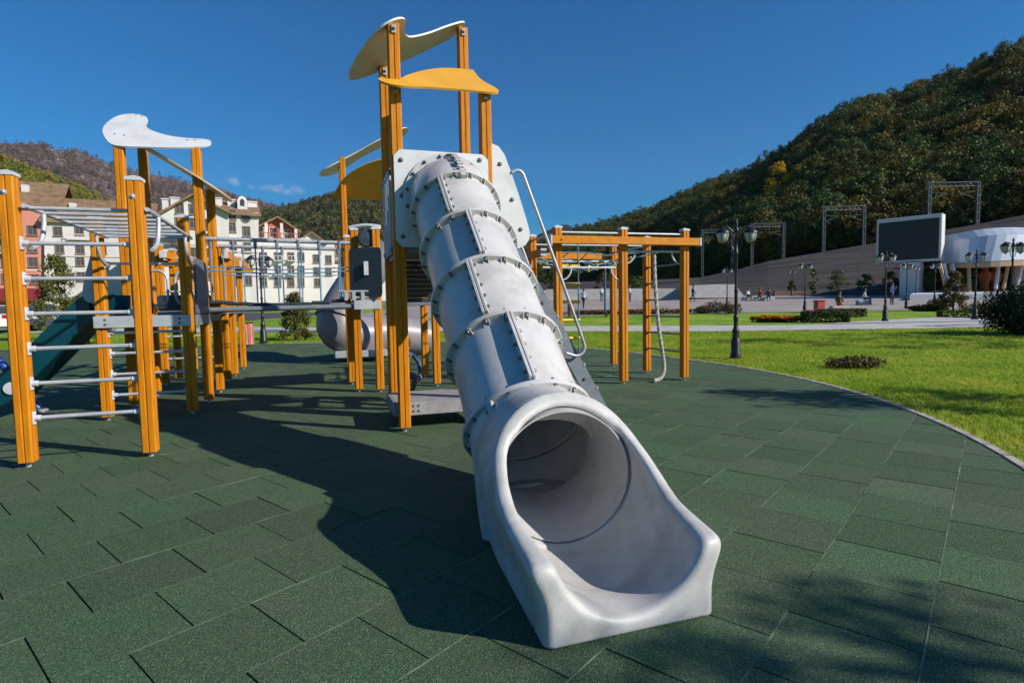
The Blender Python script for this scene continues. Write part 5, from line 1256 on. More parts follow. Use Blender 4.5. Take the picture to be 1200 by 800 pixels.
# white house beside it
F = Facade(95, 99, PSI); h = thing('house', 'white house with a brown roof, between the pink house and the hotel', 'house', F.pt(0, F.g))
wall(F, h, [(52, 372), (52, 258), (178, 262), (178, 372)], 13, M_WHITEW); eave_roof(F, h, 50, 180, 258, 233, 13)
windows(F, h, [(68, 271), (93, 270), (70, 291), (94, 292), (72, 306), (94, 306), (95, 324), (71, 325), (120, 272), (120, 292), (120, 310), (146, 274), (146, 294), (146, 312)], 1.2, 1.6)
balcony(F, h, 80, 106, 281, .9); trimband(F, h, (53, 300), (178, 301))
for px in (80, 150): 
    a, z = F.sz(px, 240); MB().box(F.pt(a, z, -4), (1.0, 1.0, 1.8), F.u, F.n, UP).build('chimney', M_WHITEW, h)
# hotel with gable front and side wing
F = Facade(230, 92, PSI); h = thing('hotel', 'big white hotel with a brown gable roof, round arch and roof dormers', 'hotel', F.pt(0, F.g))
wall(F, h, [(184, 372), (184, 254), (226, 233), (268, 250), (268, 372)], 16, M_WHITEW, d=1.5)
gable_roof(F, h, [(178, 257), (226, 230), (272, 252)], 17, .35, 1.0, 1.5)
wall(F, h, [(268.5, 372), (268.5, 251), (303, 249), (303, 372)], 12, M_WHITEW); eave_roof(F, h, 264, 303, 249.5, 232, 12)
windows(F, h, [(211, 246), (227, 247), (211, 262), (227, 263), (244, 264), (211, 296), (228, 297), (246, 298), (246, 281), (212, 320), (229, 321), (247, 322)], 1.15, 1.7, d=1.5)
windows(F, h, [(272, 266), (289, 271), (272, 251.6), (273, 289), (290, 290), (274, 308), (291, 309), (274, 328), (291, 328)], 1.1, 1.7)
def arch(F, par, px, py, r, hh, m_, m2, d=0):
    a, z = F.sz(px, py); ring_ = [(a+(r+.35)*math.cos(t), z+(r+.35)*math.sin(t)) for t in np.linspace(0, math.pi, 13)]
    q = [(a+r+.35, z-hh)]+ring_+[(a-r-.35, z-hh)]; o = MB().prism([F.pt(x, y, d+.10) for x, y in q], F.n*-.12).build('window', m_, par)
    q = [(a+r, z-hh)]+[(a+r*math.cos(t), z+r*math.sin(t)) for t in np.linspace(0, math.pi, 13)]+[(a-r, z-hh)]; MB().prism([F.pt(x, y, d+.13) for x, y in q], F.n*-.1).build('pane', m2, o)
arch(F, h, 190, 280, 1.5, 1.6, M_REDW, M_GLASS, 1.5); arch(F, h, 210, 281, 1.0, 1.4, M_TRIM, M_GLASS, 1.5)
a, z = F.sz(288, 256); o = MB().lathe([(0, 0), (.75, 0), (.75, .12), (.6, .12)], F.pt(a, z, 0), F.n, 20).build('window', M_WFRAME, h); MB().lathe([(0, .06), (.6, .06)], F.pt(a, z, 0), F.n, 20).build('pane', M_GLASS, o)
for px, py, s_ in ((256, 232, 1.2), (272, 234, 1.2), (297, 236.5, 1.5), (192, 233, .9), (204, 231.5, 1.3)):
    a, z = F.sz(px, py); MB().box(F.pt(a, z-.4, -3.5), (s_, 1.0, 1.7), F.u, F.n, UP).box(F.pt(a, z+.5, -3.5), (s_+.25, 1.25, .18), F.u, F.n, UP).build('chimney', M_WHITEW, h)
a, z = F.sz(284.5, 236); dq = [(-.75, -1.2), (.75, -1.2), (.75, .4), (.5, .95), (0, 1.2), (-.5, .95), (-.75, .4)]
o = MB().prism([F.pt(a+x, z+y, -1.6) for x, y in dq], F.n*-3).build('dormer', M_WHITEW, h); MB().prism([F.pt(a+x*.45, z+y*.5+.1, -1.56) for x, y in dq], F.n*-.05).build('pane', M_GLASS, o)
trimband(F, h, (270, 295), (302, 295)); trimband(F, h, (185, 287), (267, 288), d=1.5)
# house with red gable
F = Facade(328, 104, PSI); h = thing('house', 'white house with a brick red gabled top floor and wide balcony', 'house', F.pt(0, F.g))
wall(F, h, [(258, 378), (258, 281), (356, 279), (357, 378)], 14, M_WHITEW)
wall(F, h, [(302, 279.5), (302, 265), (326, 255), (350, 269), (350, 279)], 13, M_REDW, 'upper_wall', -1.3)
gable_roof(F, h, [(298, 266.5), (325.5, 253), (353, 271)], 14, .35, .9, -1.0)
windows(F, h, [(306, 271.5), (321, 271.5), (338, 274)], 1.3, 2.0, -1.3, M_TRIM)
for px in (312.5, 330.5, 347):
    a, z0 = F.sz(px, 279); _, z1 = F.sz(px, 261.5 if px < 340 else 268.5); MB().box(F.pt(a, (z0+z1)/2, -.1), (.5, .5, z1-z0), F.u, F.n, UP).build('column', M_WHITEW, h)
balcony(F, h, 301, 351, 279.5, 1.1, -.9, M_REDW)
windows(F, h, [(x, y) for x in (286, 297, 309, 325.5, 341, 353) for y in (301, 316.5, 330.5)], 1.1, 1.7)
for x in (309, 325.5, 341): balcony(F, h, x-4.5, x+4.5, 306, .9)
for x in (309, 325.5, 341): balcony(F, h, x-4.5, x+4.5, 322, .9)
# small white gable house
F = Facade(372, 112, PSI); h = thing('house', 'white gabled house seen under the rope bridge rails, right of the red gable', 'house', F.pt(0, F.g))
wall(F, h, [(350, 378), (350, 281), (364, 273), (381, 284), (392, 286), (392, 378)], 14, M_WHITEW); gable_roof(F, h, [(347, 283), (364, 271.5), (383, 285)], 14, .35, .8)
windows(F, h, [(370.5, 303), (371, 318), (372, 331), (385, 304), (385, 318)], 1.1, 1.7)
F = Facade(420, 118, PSI); h = thing('house', 'low white house with a tall arch and brown roof, behind the rear tower', 'house', F.pt(0, F.g))
wall(F, h, [(384, 378), (384, 306), (396, 302), (470, 304), (470, 378)], 12, M_WHITEW); eave_roof(F, h, 380, 470, 305, 288, 12)
arch(F, h, 394, 316, 1.3, 3.4, M_REDW, M_WHITEW)
windows(F, h, [(410, 316), (425, 317), (440, 318)], 1.1, 1.7)

# ================================================================ CARS
def car(label, paint, loc, rz, group=None):
    t = thing('parked_car', label, 'car', (0, 0, 0), group); g = paint
    L, Wd = 4.3, 1.74; prof = [(-2.12, .32), (-2.15, .62), (-2.05, .92), (-1.78, .98), (-1.25, 1.40), (-.5, 1.46), (.35, 1.42), (1.0, .98), (1.75, .86), (2.08, .70), (2.15, .45), (2.1, .28)]
    rows = []
    for y, s in ((-1, .86), (-.94, .97), (-.5, 1), (0, 1), (.5, 1), (.94, .97), (1, .86)):
        rows.append([Vector((x*(1 if abs(y) < .95 else .985), y*Wd/2*(1-.20*max(0, z-.9)/.5), z*(1 if abs(y) < .8 else (.99 if z > .9 else 1)))) for x, z in prof])
    mb = MB().grid(rows); n = len(prof); mb.add(rows[0], [list(range(n))]); mb.add(rows[-1], [list(range(n))[::-1]]); mb.build('body', g, t, True)
    MB().prism([(-1.80, -.66, 1.0), (-1.80, .66, 1.0), (-1.34, .56, 1.37), (-1.34, -.56, 1.37)], (-.03, 0, .03)).build('rear_window', M_GLASS, t)
    MB().prism([(1.0, -.66, 1.02), (1.0, .66, 1.02), (.45, .56, 1.39), (.45, -.56, 1.39)], (.03, 0, .03)).build('windscreen', M_GLASS, t)
    for s in (-1, 1):
        MB().prism([(-1.45, s*.845, .98), (.75, s*.845, .98), (.25, s*.76, 1.36), (-1.0, s*.76, 1.36)], (0, s*.02, 0)).build('side_window', M_GLASS, t)
        MB().box((-2.07, s*.66, .82), (.10, .26, .22), bev=.02).build('tail_light', mat('red lamp lens', (.45, .01, .01), .2), t)
        MB().box((2.03, s*.62, .66), (.14, .34, .14), bev=.02).build('headlight', mat('clear lamp lens', (.5, .5, .5), .1), t)
        for x in (-1.32, 1.32):
            w = MB().lathe([(.2, -.11), (.30, -.11), (.325, -.07), (.325, .07), (.30, .11), (.2, .11)], (x, s*.78, .325), (0, 1, 0), 20).build('wheel', M_BLACK, t, True)
            MB().lathe([(.0, .115), (.2, .10), (.21, .0)], (x, s*.78, .325), (0, s, 0), 14).build('rim', M_ALU, w, True)
    MB().box((-2.15, 0, .72), (.02, .5, .12)).build('number_plate', M_WHITEW, t)
    t.location = loc; t.rotation_euler.z = rz
    return t
car('white hatchback parked at the far left edge of the street, seen from behind', mat('white car paint', (.7, .7, .7), .2, coat=.5), on_ground(1, 388.5), R_(120))
car('dark grey car parked just right of the white hatchback', mat('grey car paint', (.05, .055, .06), .2, coat=.5), on_ground(50, 386), R_(120))
car('silver car parked on the street behind the larch', mat('silver car paint', (.35, .36, .37), .25, .4, coat=.5), on_ground(-36, 389), R_(120))

# ================================================================ PLANTS NEAR BY
LM_THUJA = leaf_mat('thuja foliage', [(.045, .055, .010), (.10, .10, .018), (.16, .14, .025)]); LM_DARK = leaf_mat('dark conifer needles', [(.010, .022, .010), (.022, .038, .014), (.045, .05, .016)])
LM_LARCH = leaf_mat('larch needles', [(.07, .08, .018), (.13, .13, .03), (.2, .18, .04)]); LM_HEDGE = leaf_mat('hedge leaves', [(.02, .045, .01), (.045, .075, .015), (.09, .10, .02)])
LM_BROWN = leaf_mat('brownish shrub leaves', [(.05, .045, .015), (.10, .075, .02), (.15, .09, .03)]); LM_OR = leaf_mat('orange petals', [(.5, .13, .01), (.6, .2, .015), (.55, .3, .03)]); LM_RED = leaf_mat('red petals', [(.35, .03, .03), (.5, .08, .06), (.5, .25, .2)])
LM_GREENT = leaf_mat('fresh green leaves', [(.03, .06, .012), (.06, .10, .02), (.12, .14, .03)])
p = on_ground(347, 398)
tree('thuja', 'olive conical evergreen on the lawn behind the rope bridge', 'tree', p, .1, 1.75, lambda t: .75*(1-t)**.8+.05, 90, 60, .2, .09, LM_THUJA, .05, 3)
p = on_ground(366, 394)
tree('spruce', 'slender yellow green spruce rising behind the olive evergreen', 'tree', p+Vector((.6, 3, .1)), .3, 3.6, lambda t: .75*(1-t)**.9+.06, 80, 60, .22, .10, LM_THUJA, .05, 4)
tree('larch', 'feathery yellow green larch beside the teal slide, in front of the pink house', 'tree', on_ground(72, 398), .4, 3.5, lambda t: 1.25*(1-t)**.75+.08, 120, 60, .26, .10, LM_LARCH, .06, 6)
tree('larch', 'low bushy yellow green larch right of the taller one', 'tree', on_ground(104, 403), .1, 1.3, lambda t: .8*(1-t)**.5+.1, 60, 60, .22, .09, LM_LARCH, .04, 7)
shrub('juniper_bush', 'big dark round evergreen bush at the right edge of the lawn', 'bush', on_ground(1206, 391), (2.6, 2.4, 1.85), 16000, .085, LM_DARK, 8)
shrub('creeping_juniper', 'small flat reddish juniper on the lawn near the rubber paving', 'bush', on_ground(1003, 431), (1.15, .8, .26), 900, .07, leaf_mat('reddish juniper', [(.05, .04, .015), (.10, .055, .025), (.07, .075, .02)]), 9)
tree('dwarf_spruce', 'brownish dwarf spruce on the grass left of the stage lamp', 'tree', on_ground(1117, 364), .1, 2.4, lambda t: .85*(1-t)**.7+.06, 70, 50, .26, .13, LM_BROWN, .05, 10)
def along(pa, pb, k): return [on_ground(pa[0]+(pb[0]-pa[0])*i/(k-1), pa[1]+(pb[1]-pa[1])*i/(k-1)) for i in range(k)]
# clipped hedges, flower beds
def bedline(name, label, cat, pa, pb, w, h_, n, leaf, lm, seed, boxy=True, flowers=None):
    a, b = on_ground(*pa), on_ground(*pb); d = (b-a).xy; return shrub(name, label, cat, (a+b)/2, (d.length, w, h_), n, leaf, lm, seed, boxy, None, None, math.atan2(d.y, d.x), False, flowers)
bedline('hedge', 'clipped green hedge in front of the red flowers, near the path', 'hedge', (940, 377), (993, 377), .9, .5, 3000, .10, LM_HEDGE, 11)
bedline('flower_bed', 'strip of bright orange flowers left of the clipped hedge', 'flower bed', (880, 377), (944, 376.5), 1.0, .28, 1800, .12, LM_HEDGE, 12, False, (LM_OR, 1500, .21))
bedline('flower_bed', 'red and pink flowers around the seated woman, behind the clipped hedge', 'flower bed', (944, 369.5), (1008, 368), 1.4, .34, 1600, .13, LM_HEDGE, 13, False, (LM_RED, 900, .2))
bedline('hedge', 'low green hedge beneath the red flowers', 'hedge', (962, 371.5), (1010, 370.5), .9, .42, 1600, .12, LM_HEDGE, 14)
bedline('hedge', 'low dark hedge on the grass below the stage lamp', 'hedge', (1100, 371), (1158, 372), .8, .34, 2000, .10, LM_HEDGE, 15)
bedline('flower_bed', 'low hedge with yellow shrubs in front of the stage plinth', 'flower bed', (1062, 364), (1110, 364), 1.2, .4, 1500, .13, LM_HEDGE, 16, False, (LM_OR, 120, .16))
shrub('yellow_shrub', 'rounded orange yellow shrub left of the dwarf spruce', 'bush', on_ground(1101, 364), (1.6, 1.3, .9), 900, .13, leaf_mat('autumn shrub', [(.14, .09, .02), (.25, .14, .02), (.12, .10, .02)]), 17)
bedline('flower_bed', 'long low border of olive plants and orange flowers along the plaza edge', 'flower bed', (640, 369), (840, 366.5), 1.0, .34, 3600, .13, LM_BROWN, 18, False, (LM_OR, 700, .15))
for i, (px, py, w, hh, lm, lab) in enumerate(((838, 366, 1.7, .9, LM_HEDGE, 'bushy green shrub left of the tall nearest lamp'), (856, 367, 1.5, .8, LM_BROWN, 'brownish shrub at the foot of the distant lamp'), (824, 367, 1.2, .55, LM_BROWN, 'small brown shrub at the left end of the shrub group by the lamp'), (1150, 368, 1.8, .7, LM_BROWN, 'low brown shrub behind the stage lamp'))):
    shrub('plaza_shrub', lab, 'bush', on_ground(px, py), (w, w*.8, hh), 900, .12, lm, 20+i)
for i, (px, D, w, hh, lm, lab) in enumerate(((953, 70, 1.0, 3.2, LM_LARCH, 'thin yellow sapling at the foot of the stone wall'), (981, 66, 2.2, 3.1, LM_GREENT, 'round green sapling behind the seated couple'), (1013, 66, 1.8, 2.6, LM_GREENT, 'small green tree between the sapling and the big screen'),
                                   (1042, 62, 1.8, 2.8, LM_HEDGE, 'dark green tree just left of the screen pillar'), (1083, 60, 2.6, 3.2, LM_GREENT, 'leafy green tree right of the screen pillar'), (1128, 58.5, 2.4, 2.6, LM_GREENT, 'green bush on the stage plinth behind the posts'), (928, 74, 1.2, 1.8, LM_BROWN, 'small brown shrub beneath the far lamp'))):
    p = at(px, 350, D); p.z = G(p.x, p.y) if D != 58.5 else zp
    tree('sapling', lab, 'tree', p, .3, hh, lambda t, w=w: w/2*math.sin(math.pi*min(1, .12+.85*t)), 26, 34, .3*w/1.6, .22, lm, .05, 40+i)
for i, (x0, x1, lab) in enumerate(((643, 660, 'dark leafy tree far behind the left monkey bar post'), (700, 716, 'small green tree far behind the rope ladder'), (742, 752, 'slim green tree far behind the monkey bars'))):
    p = at((x0+x1)/2, 350, 78); p.z = G(p.x, p.y); tree('plaza_tree', lab, 'tree', p, .4, 3.8-.5*i, lambda t: 1.6*math.sin(math.pi*min(1, .15+.8*t)), 30, 36, .5, .28, [LM_HEDGE, LM_BROWN, LM_GREENT][i], .07, 60+i)
# trees that stand just outside the picture on the right and throw shade on the lawn and paving
for i, (x, y, h0, h1, r, ncl, lab) in enumerate(((10.3, -1.35, 3.8, 6.2, .8, 26, 'young open crowned tree by the paving, beside the camera'), (11.2, 5.6, 2.4, 4.9, .95, 44, 'thin young tree on the lawn right of the paving'), (18.5, 14.2, 2.6, 7.2, 1.9, 60, 'leafy tree on the lawn right of the round bush'), (23.5, 15.4, 2.2, 7.5, 2.2, 60, 'second leafy tree further right on the lawn'), (27.5, 19.4, 2.2, 6.5, 2.0, 50, 'third leafy tree by the path on the right'))):
    tree('lawn_tree', lab, 'tree', gp(x, y, -.03), h0, h1, lambda t, r=r: r*math.sin(math.pi*min(1, .12+.84*t))**.8, ncl, 55, .42, .11, LM_GREENT, .09, 80+i)

# grass blades on the near lawn
def tuft(seed, n=9):
    r = np.random.default_rng(seed); v, f = [], []
    for _ in range(n):
        a = r.uniform(0, 6.28); x, y = r.normal(0, .022, 2); h_ = r.uniform(.028, .065); w = r.uniform(.0022, .004); l = r.uniform(.2, .9)*h_
        c, s = math.cos(a), math.sin(a); k = len(v)
        v += [(x-s*w, y+c*w, 0), (x+s*w, y-c*w, 0), (x+c*l*.4+s*w*.7, y+s*l*.4-c*w*.7, h_*.65), (x+c*l*.4-s*w*.7, y+s*l*.4+c*w*.7, h_*.65), (x+c*l, y+s*l, h_)]
        f += [[k, k+1, k+2, k+3], [k+3, k+2, k+4]]
    return v, f
gm = [leaf_mat('grass blades green', [(.065, .16, .012), (.19, .35, .025), (.36, .46, .045), (.55, .50, .08)], .5, .5, 'ground'), leaf_mat('grass blades yellowing', [(.17, .29, .02), (.38, .45, .045), (.58, .48, .09)], .5, .5, 'ground')]
gsrc = [src_obj('grass_tuft', *tuft(s), gm[0 if s < 3 else 1]) for s in range(4)]
rng = np.random.default_rng(21); gpts = []
while len(gpts) < 62000:
    x = rng.uniform(-22, 26); y = rng.uniform(3.2, 25)
    d = math.hypot(x, y); ang = math.atan2(x, y)
    if not (-R_(46) < ang < R_(46)) or (x < 2 and y < 18): continue
    if math.hypot(x-PC.x, y-PC.y) < PR+.09 or (x < PC.x and y < 20.3): continue
    if rng.uniform() > min(1, (9/d)**1.6): continue
    yp = np.interp(x, [-45, -6, 8, 16, 45], [33.5, 26.3, 22.6, 22.2, 22.6])
    if y > yp-.05: continue
    gpts.append((x, y, G(x, y)-.03))
scatter('grass', gpts, rng.uniform(.7, 1.35, len(gpts)), rng.uniform(0, 6.28, len(gpts)), gsrc, 'short green and yellowing lawn grass around the rubber paving', 'grass')

# ================================================================ STREET FURNITURE
def bin_at(px, py, lab):
    p = on_ground(px, py); t = thing('litter_bin', lab, 'litter bin', p, 'slatted litter bins')
    for k in range(16):
        a = 2*math.pi*k/16; d = Vector((math.cos(a), math.sin(a), 0)); MB().box(p+d*.20+UP*.42, (.03, .068, .72), d, UP.cross(d), UP, bev=.005).build('slat', [mat('red slat', (.42, .10, .07), .6, var=.2), mat('faded pink slat', (.5, .25, .2), .6, var=.2)][k % 2], t)
    MB().lathe([(.0, .05), (.18, .05), (.18, .76), (.215, .78), (.215, .82), (.16, .82), (.16, .1)], p, UP, 20).build('liner', M_DARK, t, True)
bin_at(290, 405.5, 'red slatted litter bin on the paving behind the rope bridge'); bin_at(669, 371, 'red slatted litter bin on the plaza left of the bench')
p = on_ground(960, 366.5)
rbx = thing('planter', 'red square planter box beside the seated woman', 'planter', p)
MB().box(p+UP*.38, (.5, .5, .76), bev=.03).build('box', mat('red planter paint', (.45, .06, .06), .5, var=.1), rbx); MB().box(p+UP*.78, (.58, .58, .06), bev=.02).build('rim', mat('red planter paint', (.45, .06, .06)), rbx)
def bench(px, py, rz, lab, L=1.8):
    p = on_ground(px, py); t = thing('park_bench', lab, 'bench', p); u = Vector((math.cos(rz), math.sin(rz), 0)); v = UP.cross(u)
    M = mat('dark bench timber', (.09, .055, .04), .6, var=.2)
    for k in range(4): MB().box(p+v*(-.2+.13*k)+UP*.44, (L, .11, .04), u, v, UP, bev=.006).build('seat_slat', M, t)
    for s in (-1, 1): MB().box(p+u*s*(L/2-.2)+UP*.21, (.06, .46, .42), u, v, UP, bev=.01).build('leg', M_DARK, t)
    return t
bench(694, 371.5, .1, 'long dark bench at the plaza edge under the rope ladder', 2.2)
# pale concrete ramp block and low walls at the back of the plaza
def block(name, label, cat, pxs, D, depth, m_):
    pts = [at(x, y, D) for x, y in pxs]
    o = MB().prism(pts, Vector((0, depth, 0))).build(name, m_); return tag(o, label, cat)
block('concrete_ramp', 'pale sloping concrete block at the back of the plaza, behind the nearest lamp', 'ramp', [(806, 349), (806, 334.5), (838, 333), (861, 333), (872, 347), (872, 349)], 66, 5, M_CONC)
block('low_wall', 'long low pale wall at the back of the plaza behind the monkey bars', 'wall', [(640, 352), (640, 339), (760, 338), (806, 338), (806, 350)], 69, .6, M_CONC)
block('low_wall', 'low reddish wall along the foot of the stone embankment', 'wall', [(908, 346), (908, 341), (1040, 341), (1040, 346)], 73.5, .5, mat('reddish plinth stone', (.16, .085, .065), .8, var=.2, vscale=1))

# ================================================================ PEOPLE
def person_mat(name, skin, top, low, hair, zl, zs, zh):
    mt = bpy.data.materials.new(name); mt.use_nodes = True; t = mt.node_tree; b = t.nodes['Principled BSDF']; b.inputs['Roughness'].default_value = .7
    tc = t.nodes.new('ShaderNodeTexCoord'); sp = t.nodes.new('ShaderNodeSeparateXYZ'); t.links.new(tc.outputs['Object'], sp.inputs[0])
    r = t.nodes.new('ShaderNodeValToRGB'); r.color_ramp.interpolation = 'CONSTANT'; e = r.color_ramp.elements
    dv = t.nodes.new('ShaderNodeMath'); dv.operation = 'DIVIDE'; dv.inputs[1].default_value = 2.0; t.links.new(sp.outputs['Z'], dv.inputs[0]); t.links.new(dv.outputs[0], r.inputs[0])
    e[0].position = 0; e[0].color = (.02, .02, .02, 1); e[1].position = .04; e[1].color = (*low, 1)
    for z, c in ((zl/2, top), (zs/2, skin)): q = e.new(z); q.color = (*c, 1)
    t.links.new(r.outputs[0], b.inputs['Base Color']); return mt
def person(label, loc, rz, pose, top, low, hair, H=1.7, skin=(.42, .24, .17), group=None, sub=1):
    k = H/1.7; t = thing('person', label, 'person', loc, group)
    if pose == 'stand':
        J = {'pel': (0, 0, .93), 'ch': (0, .01, 1.22), 'nk': (0, .0, 1.43), 'hd': (0, -.02, 1.52), 'tp': (0, -.02, 1.66)}
        arms = [[(s*.17, 0, 1.36), (s*.22, .03, 1.12), (s*.24, -.06, .90), (s*.24, -.10, .80)] for s in (-1, 1)]; legs = [[(s*.09, 0, .88), (s*.10, -.02, .50), (s*.11, .02, .09), (s*.12, -.12, .03)] for s in (-1, 1)]; zl, zs = .98, 1.40
    elif pose == 'photo':
        J = {'pel': (0, 0, .93), 'ch': (0, .01, 1.22), 'nk': (0, .0, 1.43), 'hd': (0, -.02, 1.52), 'tp': (0, -.02, 1.66)}
        arms = [[(s*.17, 0, 1.36), (s*.24, -.10, 1.18), (s*.12, -.26, 1.38), (s*.06, -.30, 1.46)] for s in (-1, 1)]; legs = [[(s*.09, 0, .88), (s*.11, -.02, .50), (s*.13, .02, .09), (s*.14, -.12, .03)] for s in (-1, 1)]; zl, zs = .98, 1.43
    elif pose == 'walk':
        J = {'pel': (0, 0, .92), 'ch': (0, -.02, 1.21), 'nk': (0, -.03, 1.42), 'hd': (0, -.05, 1.51), 'tp': (0, -.05, 1.65)}
        arms = [[(s*.17, 0, 1.35), (s*.22, s*.10, 1.12), (s*.22, s*.04-.1, .90), (s*.22, s*.02-.14, .82)] for s in (-1, 1)]; legs = [[(s*.09, 0, .87), (s*.10, -s*.16, .48), (s*.10, -s*.22+.06, .09), (s*.10, -s*.22-.08, .03)] for s in (-1, 1)]; zl, zs = .97, 1.40
    elif pose == 'sit':
        J = {'pel': (0, 0, .50), 'ch': (0, -.04, .80), 'nk': (0, -.07, 1.00), 'hd': (0, -.10, 1.09), 'tp': (0, -.10, 1.23)}
        arms = [[(s*.17, -.05, .93), (s*.22, -.08, .70), (s*.14, -.30, .62), (s*.10, -.36, .62)] for s in (-1, 1)]; legs = [[(s*.10, -.06, .48), (s*.12, -.46, .50), (s*.12, -.46, .09), (s*.12, -.60, .03)] for s in (-1, 1)]; zl, zs = .60, .97
    else:   # 'crouch'
        J = {'pel': (0, .06, .48), 'ch': (0, -.12, .76), 'nk': (0, -.22, .95), 'hd': (0, -.28, 1.03), 'tp': (0, -.30, 1.16)}
        arms = [[(s*.17, -.16, .88), (s*.26, -.26, .70), (s*.22, -.42, .52), (s*.20, -.48, .47)] for s in (-1, 1)]; legs = [[(s*.10, .02, .46), (s*.16, -.34, .46), (s*.14, -.06, .09), (s*.14, -.20, .03)] for s in (-1, 1)]; zl, zs = .56, .91
    V, Ed, Rd = [], [], []
    def chain(pts, rs, start=None):
        prev = start
        for p, r in zip(pts, rs):
            V.append(tuple(c*k for c in p)); Rd.append(r*k); i = len(V)-1
            if prev is not None: Ed.append((prev, i))
            prev = i
        return prev
    chain([J['pel']], [.135]); ci = chain([J['ch']], [.15], 0); ni = chain([J['nk']], [.062], ci); hi = chain([J['hd'], J['tp']], [.088, .082], ni)
    for a in arms: chain(a, [.06, .046, .034, .036], ci)
    for l in legs: chain(l, [.088, .062, .042, .045], 0)
    me = bpy.data.meshes.new('body'); me.from_pydata(V, Ed, []); o = bpy.data.objects.new('body', me); COL.objects.link(o); o.parent = t
    sm = o.modifiers.new('skin', 'SKIN'); sm.use_smooth_shade = True
    for d, r in zip(me.skin_vertices[0].data, Rd): d.radius = (r, r)
    me.skin_vertices[0].data[0].use_root = True
    ss = o.modifiers.new('smooth', 'SUBSURF'); ss.levels = 1; ss.render_levels = 1+sub
    me.materials.append(person_mat('clothes and skin', skin, top, low, hair, zl*k, zs*k, 0))
    # hands with fingers
    for s, a in zip((-1, 1), arms):
        w = Vector(a[3])*k; d = (Vector(a[3])-Vector(a[2])).normalized(); mb = MB(); side = d.orthogonal().normalized()
        base_ = Vector(loc)
        for fi in range(4): 
            off = side*(fi-1.5)*.02*k; q = base_+w+off; mb.tube([q, q+d*.05*k, q+d*.075*k+UP*-.02*k], [.009*k, .008*k, .006*k], 6)
        mb.tube([base_+w+side*.03*k-d*.02*k, base_+w+side*.055*k+d*.025*k], [.010*k, .007*k], 6)
        mb.build('hand', mat('skin', (.42, .24, .17), .6), t, True)
    hd = Vector(J['tp'])*k+Vector(loc)
    hm = mat('hair %.2f' % hair[0], hair, .6)
    cap_ = MB(); n = 10
    cap_.lathe([(.088*k, -.10*k), (.105*k, -.02*k), (.10*k, .05*k), (.07*k, .095*k), (0, .115*k)], hd+Vector((0, .018*k, -.03*k)), UP, n).build('hair', hm, t, True)
    fc = MB(); c = Vector(J['hd']).lerp(Vector(J['tp']), .45)*k+Vector(loc)
    fc.tube([c+Vector((0, -.085*k, .01*k)), c+Vector((0, -.11*k, -.015*k)), c+Vector((0, -.09*k, -.02*k))], [.008*k, .013*k, .008*k], 6); fc.build('nose', mat('skin', (.42, .24, .17), .6), t, True)
    for s in (-1, 1): MB().lathe([(0, .008*k), (.010*k, 0)], c+Vector((s*.032*k, -.082*k, .02*k)), (0, -1, 0), 8).build('eye', M_DARK, t)
    t.rotation_euler.z = rz
    return t
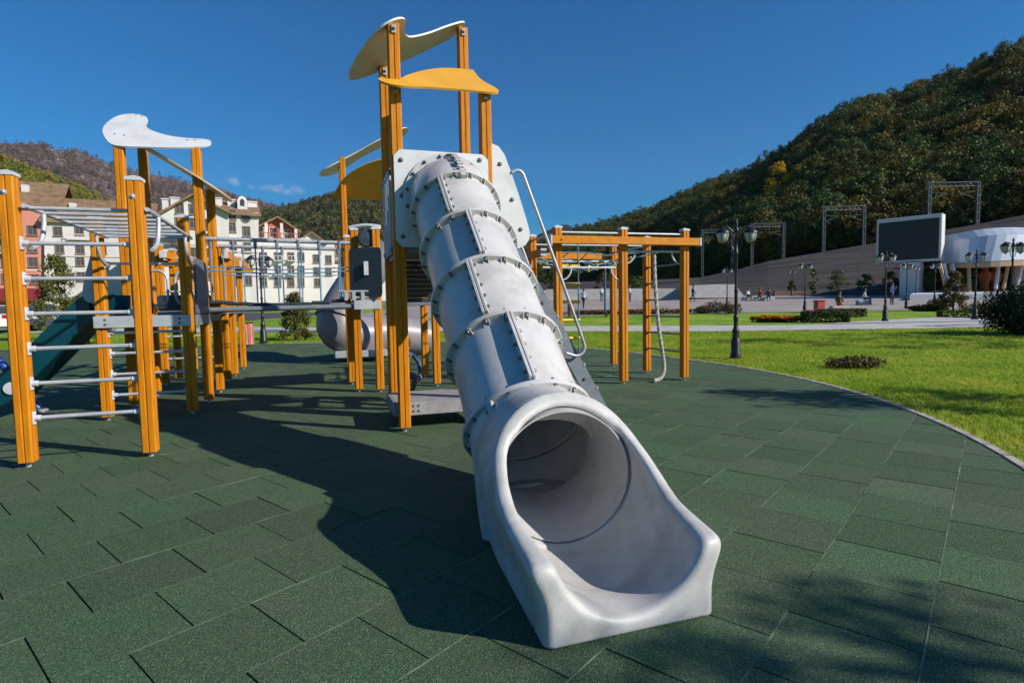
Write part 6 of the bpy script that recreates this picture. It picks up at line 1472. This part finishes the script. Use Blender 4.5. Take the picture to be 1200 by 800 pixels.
pg = [('woman in a blue top and dark trousers holding up a camera on the plaza', (1045, 357), 'photo', (.22, .30, .42), (.02, .02, .03), (.05, .03, .02), 0.4),
      ('man in a pale shirt and dark trousers walking on the plaza behind the rope ladder', (684, 362), 'walk', (.6, .6, .62), (.03, .03, .04), (.05, .03, .02), 2.6),
      ('woman in brown sitting beside the red planter with her back turned', (983, 365), 'sit', (.14, .08, .03), (.35, .05, .05), (.10, .05, .02), 2.4),
      ('person in white bending on a bench left of the big screen', (1012, 357), 'sit', (.6, .6, .6), (.05, .05, .07), (.08, .05, .03), 1.2),
      ('person in a white top seated at the left of the group below the stone wall', (876, 352.3), 'sit', (.5, .5, .5), (.03, .05, .03), (.05, .03, .02), .4),
      ('person in red seated in the middle of the group below the stone wall', (891, 352.4), 'sit', (.4, .04, .03), (.05, .02, .02), (.05, .03, .02), -.6),
      ('person in dark blue seated at the right of the group below the stone wall', (901, 352.3), 'sit', (.03, .04, .09), (.02, .02, .03), (.03, .02, .02), -.5),
      ('person in dark clothes pushing along by the low pale wall', (812, 354), 'walk', (.05, .05, .07), (.03, .03, .03), (.05, .03, .02), 1.5),
      ('distant person in white standing by the low wall, behind the rope ladder', (705, 353.5), 'stand', (.5, .5, .5), (.05, .05, .08), (.05, .03, .02), .3),
      ('distant person in pale grey at the low wall behind the hanging rope', (738, 353.5), 'stand', (.35, .36, .4), (.04, .04, .05), (.05, .03, .02), .8),
      ('distant person in black at the low wall, left of the rope ladder', (655, 354), 'stand', (.03, .03, .04), (.04, .04, .05), (.05, .03, .02), -.4)]
for lab, (px, py), pose, top, low, hair, rz in pg:
    p = on_ground(px, py)
    if p.y > 66: p = at(px, 350, 66); p.z = G(p.x, p.y)
    person(lab, p+Vector((0, 0, .0)), rz, pose, top, low, hair)
    if pose == 'sit':
        sb = MB().box(p+UP*.19+Vector((math.sin(-rz)*-.05, .05, 0)), (1.1, .45, .36), bev=.02).build('bench_block', M_CONC)
        tag(sb, 'pale seat block under the '+{983: 'woman in brown beside the red planter', 1012: 'person in white near the screen', 876: 'person in a white top below the wall', 891: 'person in red below the stone wall', 901: 'person in dark blue below the wall'}[px], 'bench')
# child behind the tall tower's posts
person('child in a blue jacket crouching behind the front posts of the tall tower', at_b(472, 440, 8.6).xy.to_3d(), R_(25), 'crouch', (.05, .08, .16), (.12, .13, .16), (.16, .09, .04), 1.35, sub=2)

# ================================================================ HAZE IN THE AIR
hz = MB().box((0, 3600, 900), (15600, 8400, 1810)).build('haze', mat('haze', (1, 1, 1))); hz['kind'] = 'stuff'
t = hz.data.materials[0].node_tree; t.nodes.remove(t.nodes['Principled BSDF'])
pv = t.nodes.new('ShaderNodeVolumePrincipled'); pv.inputs['Color'].default_value = (.80, .88, 1, 1); pv.inputs['Density'].default_value = HAZE
t.links.new(pv.outputs[0], t.nodes['Material Output'].inputs['Volume'])
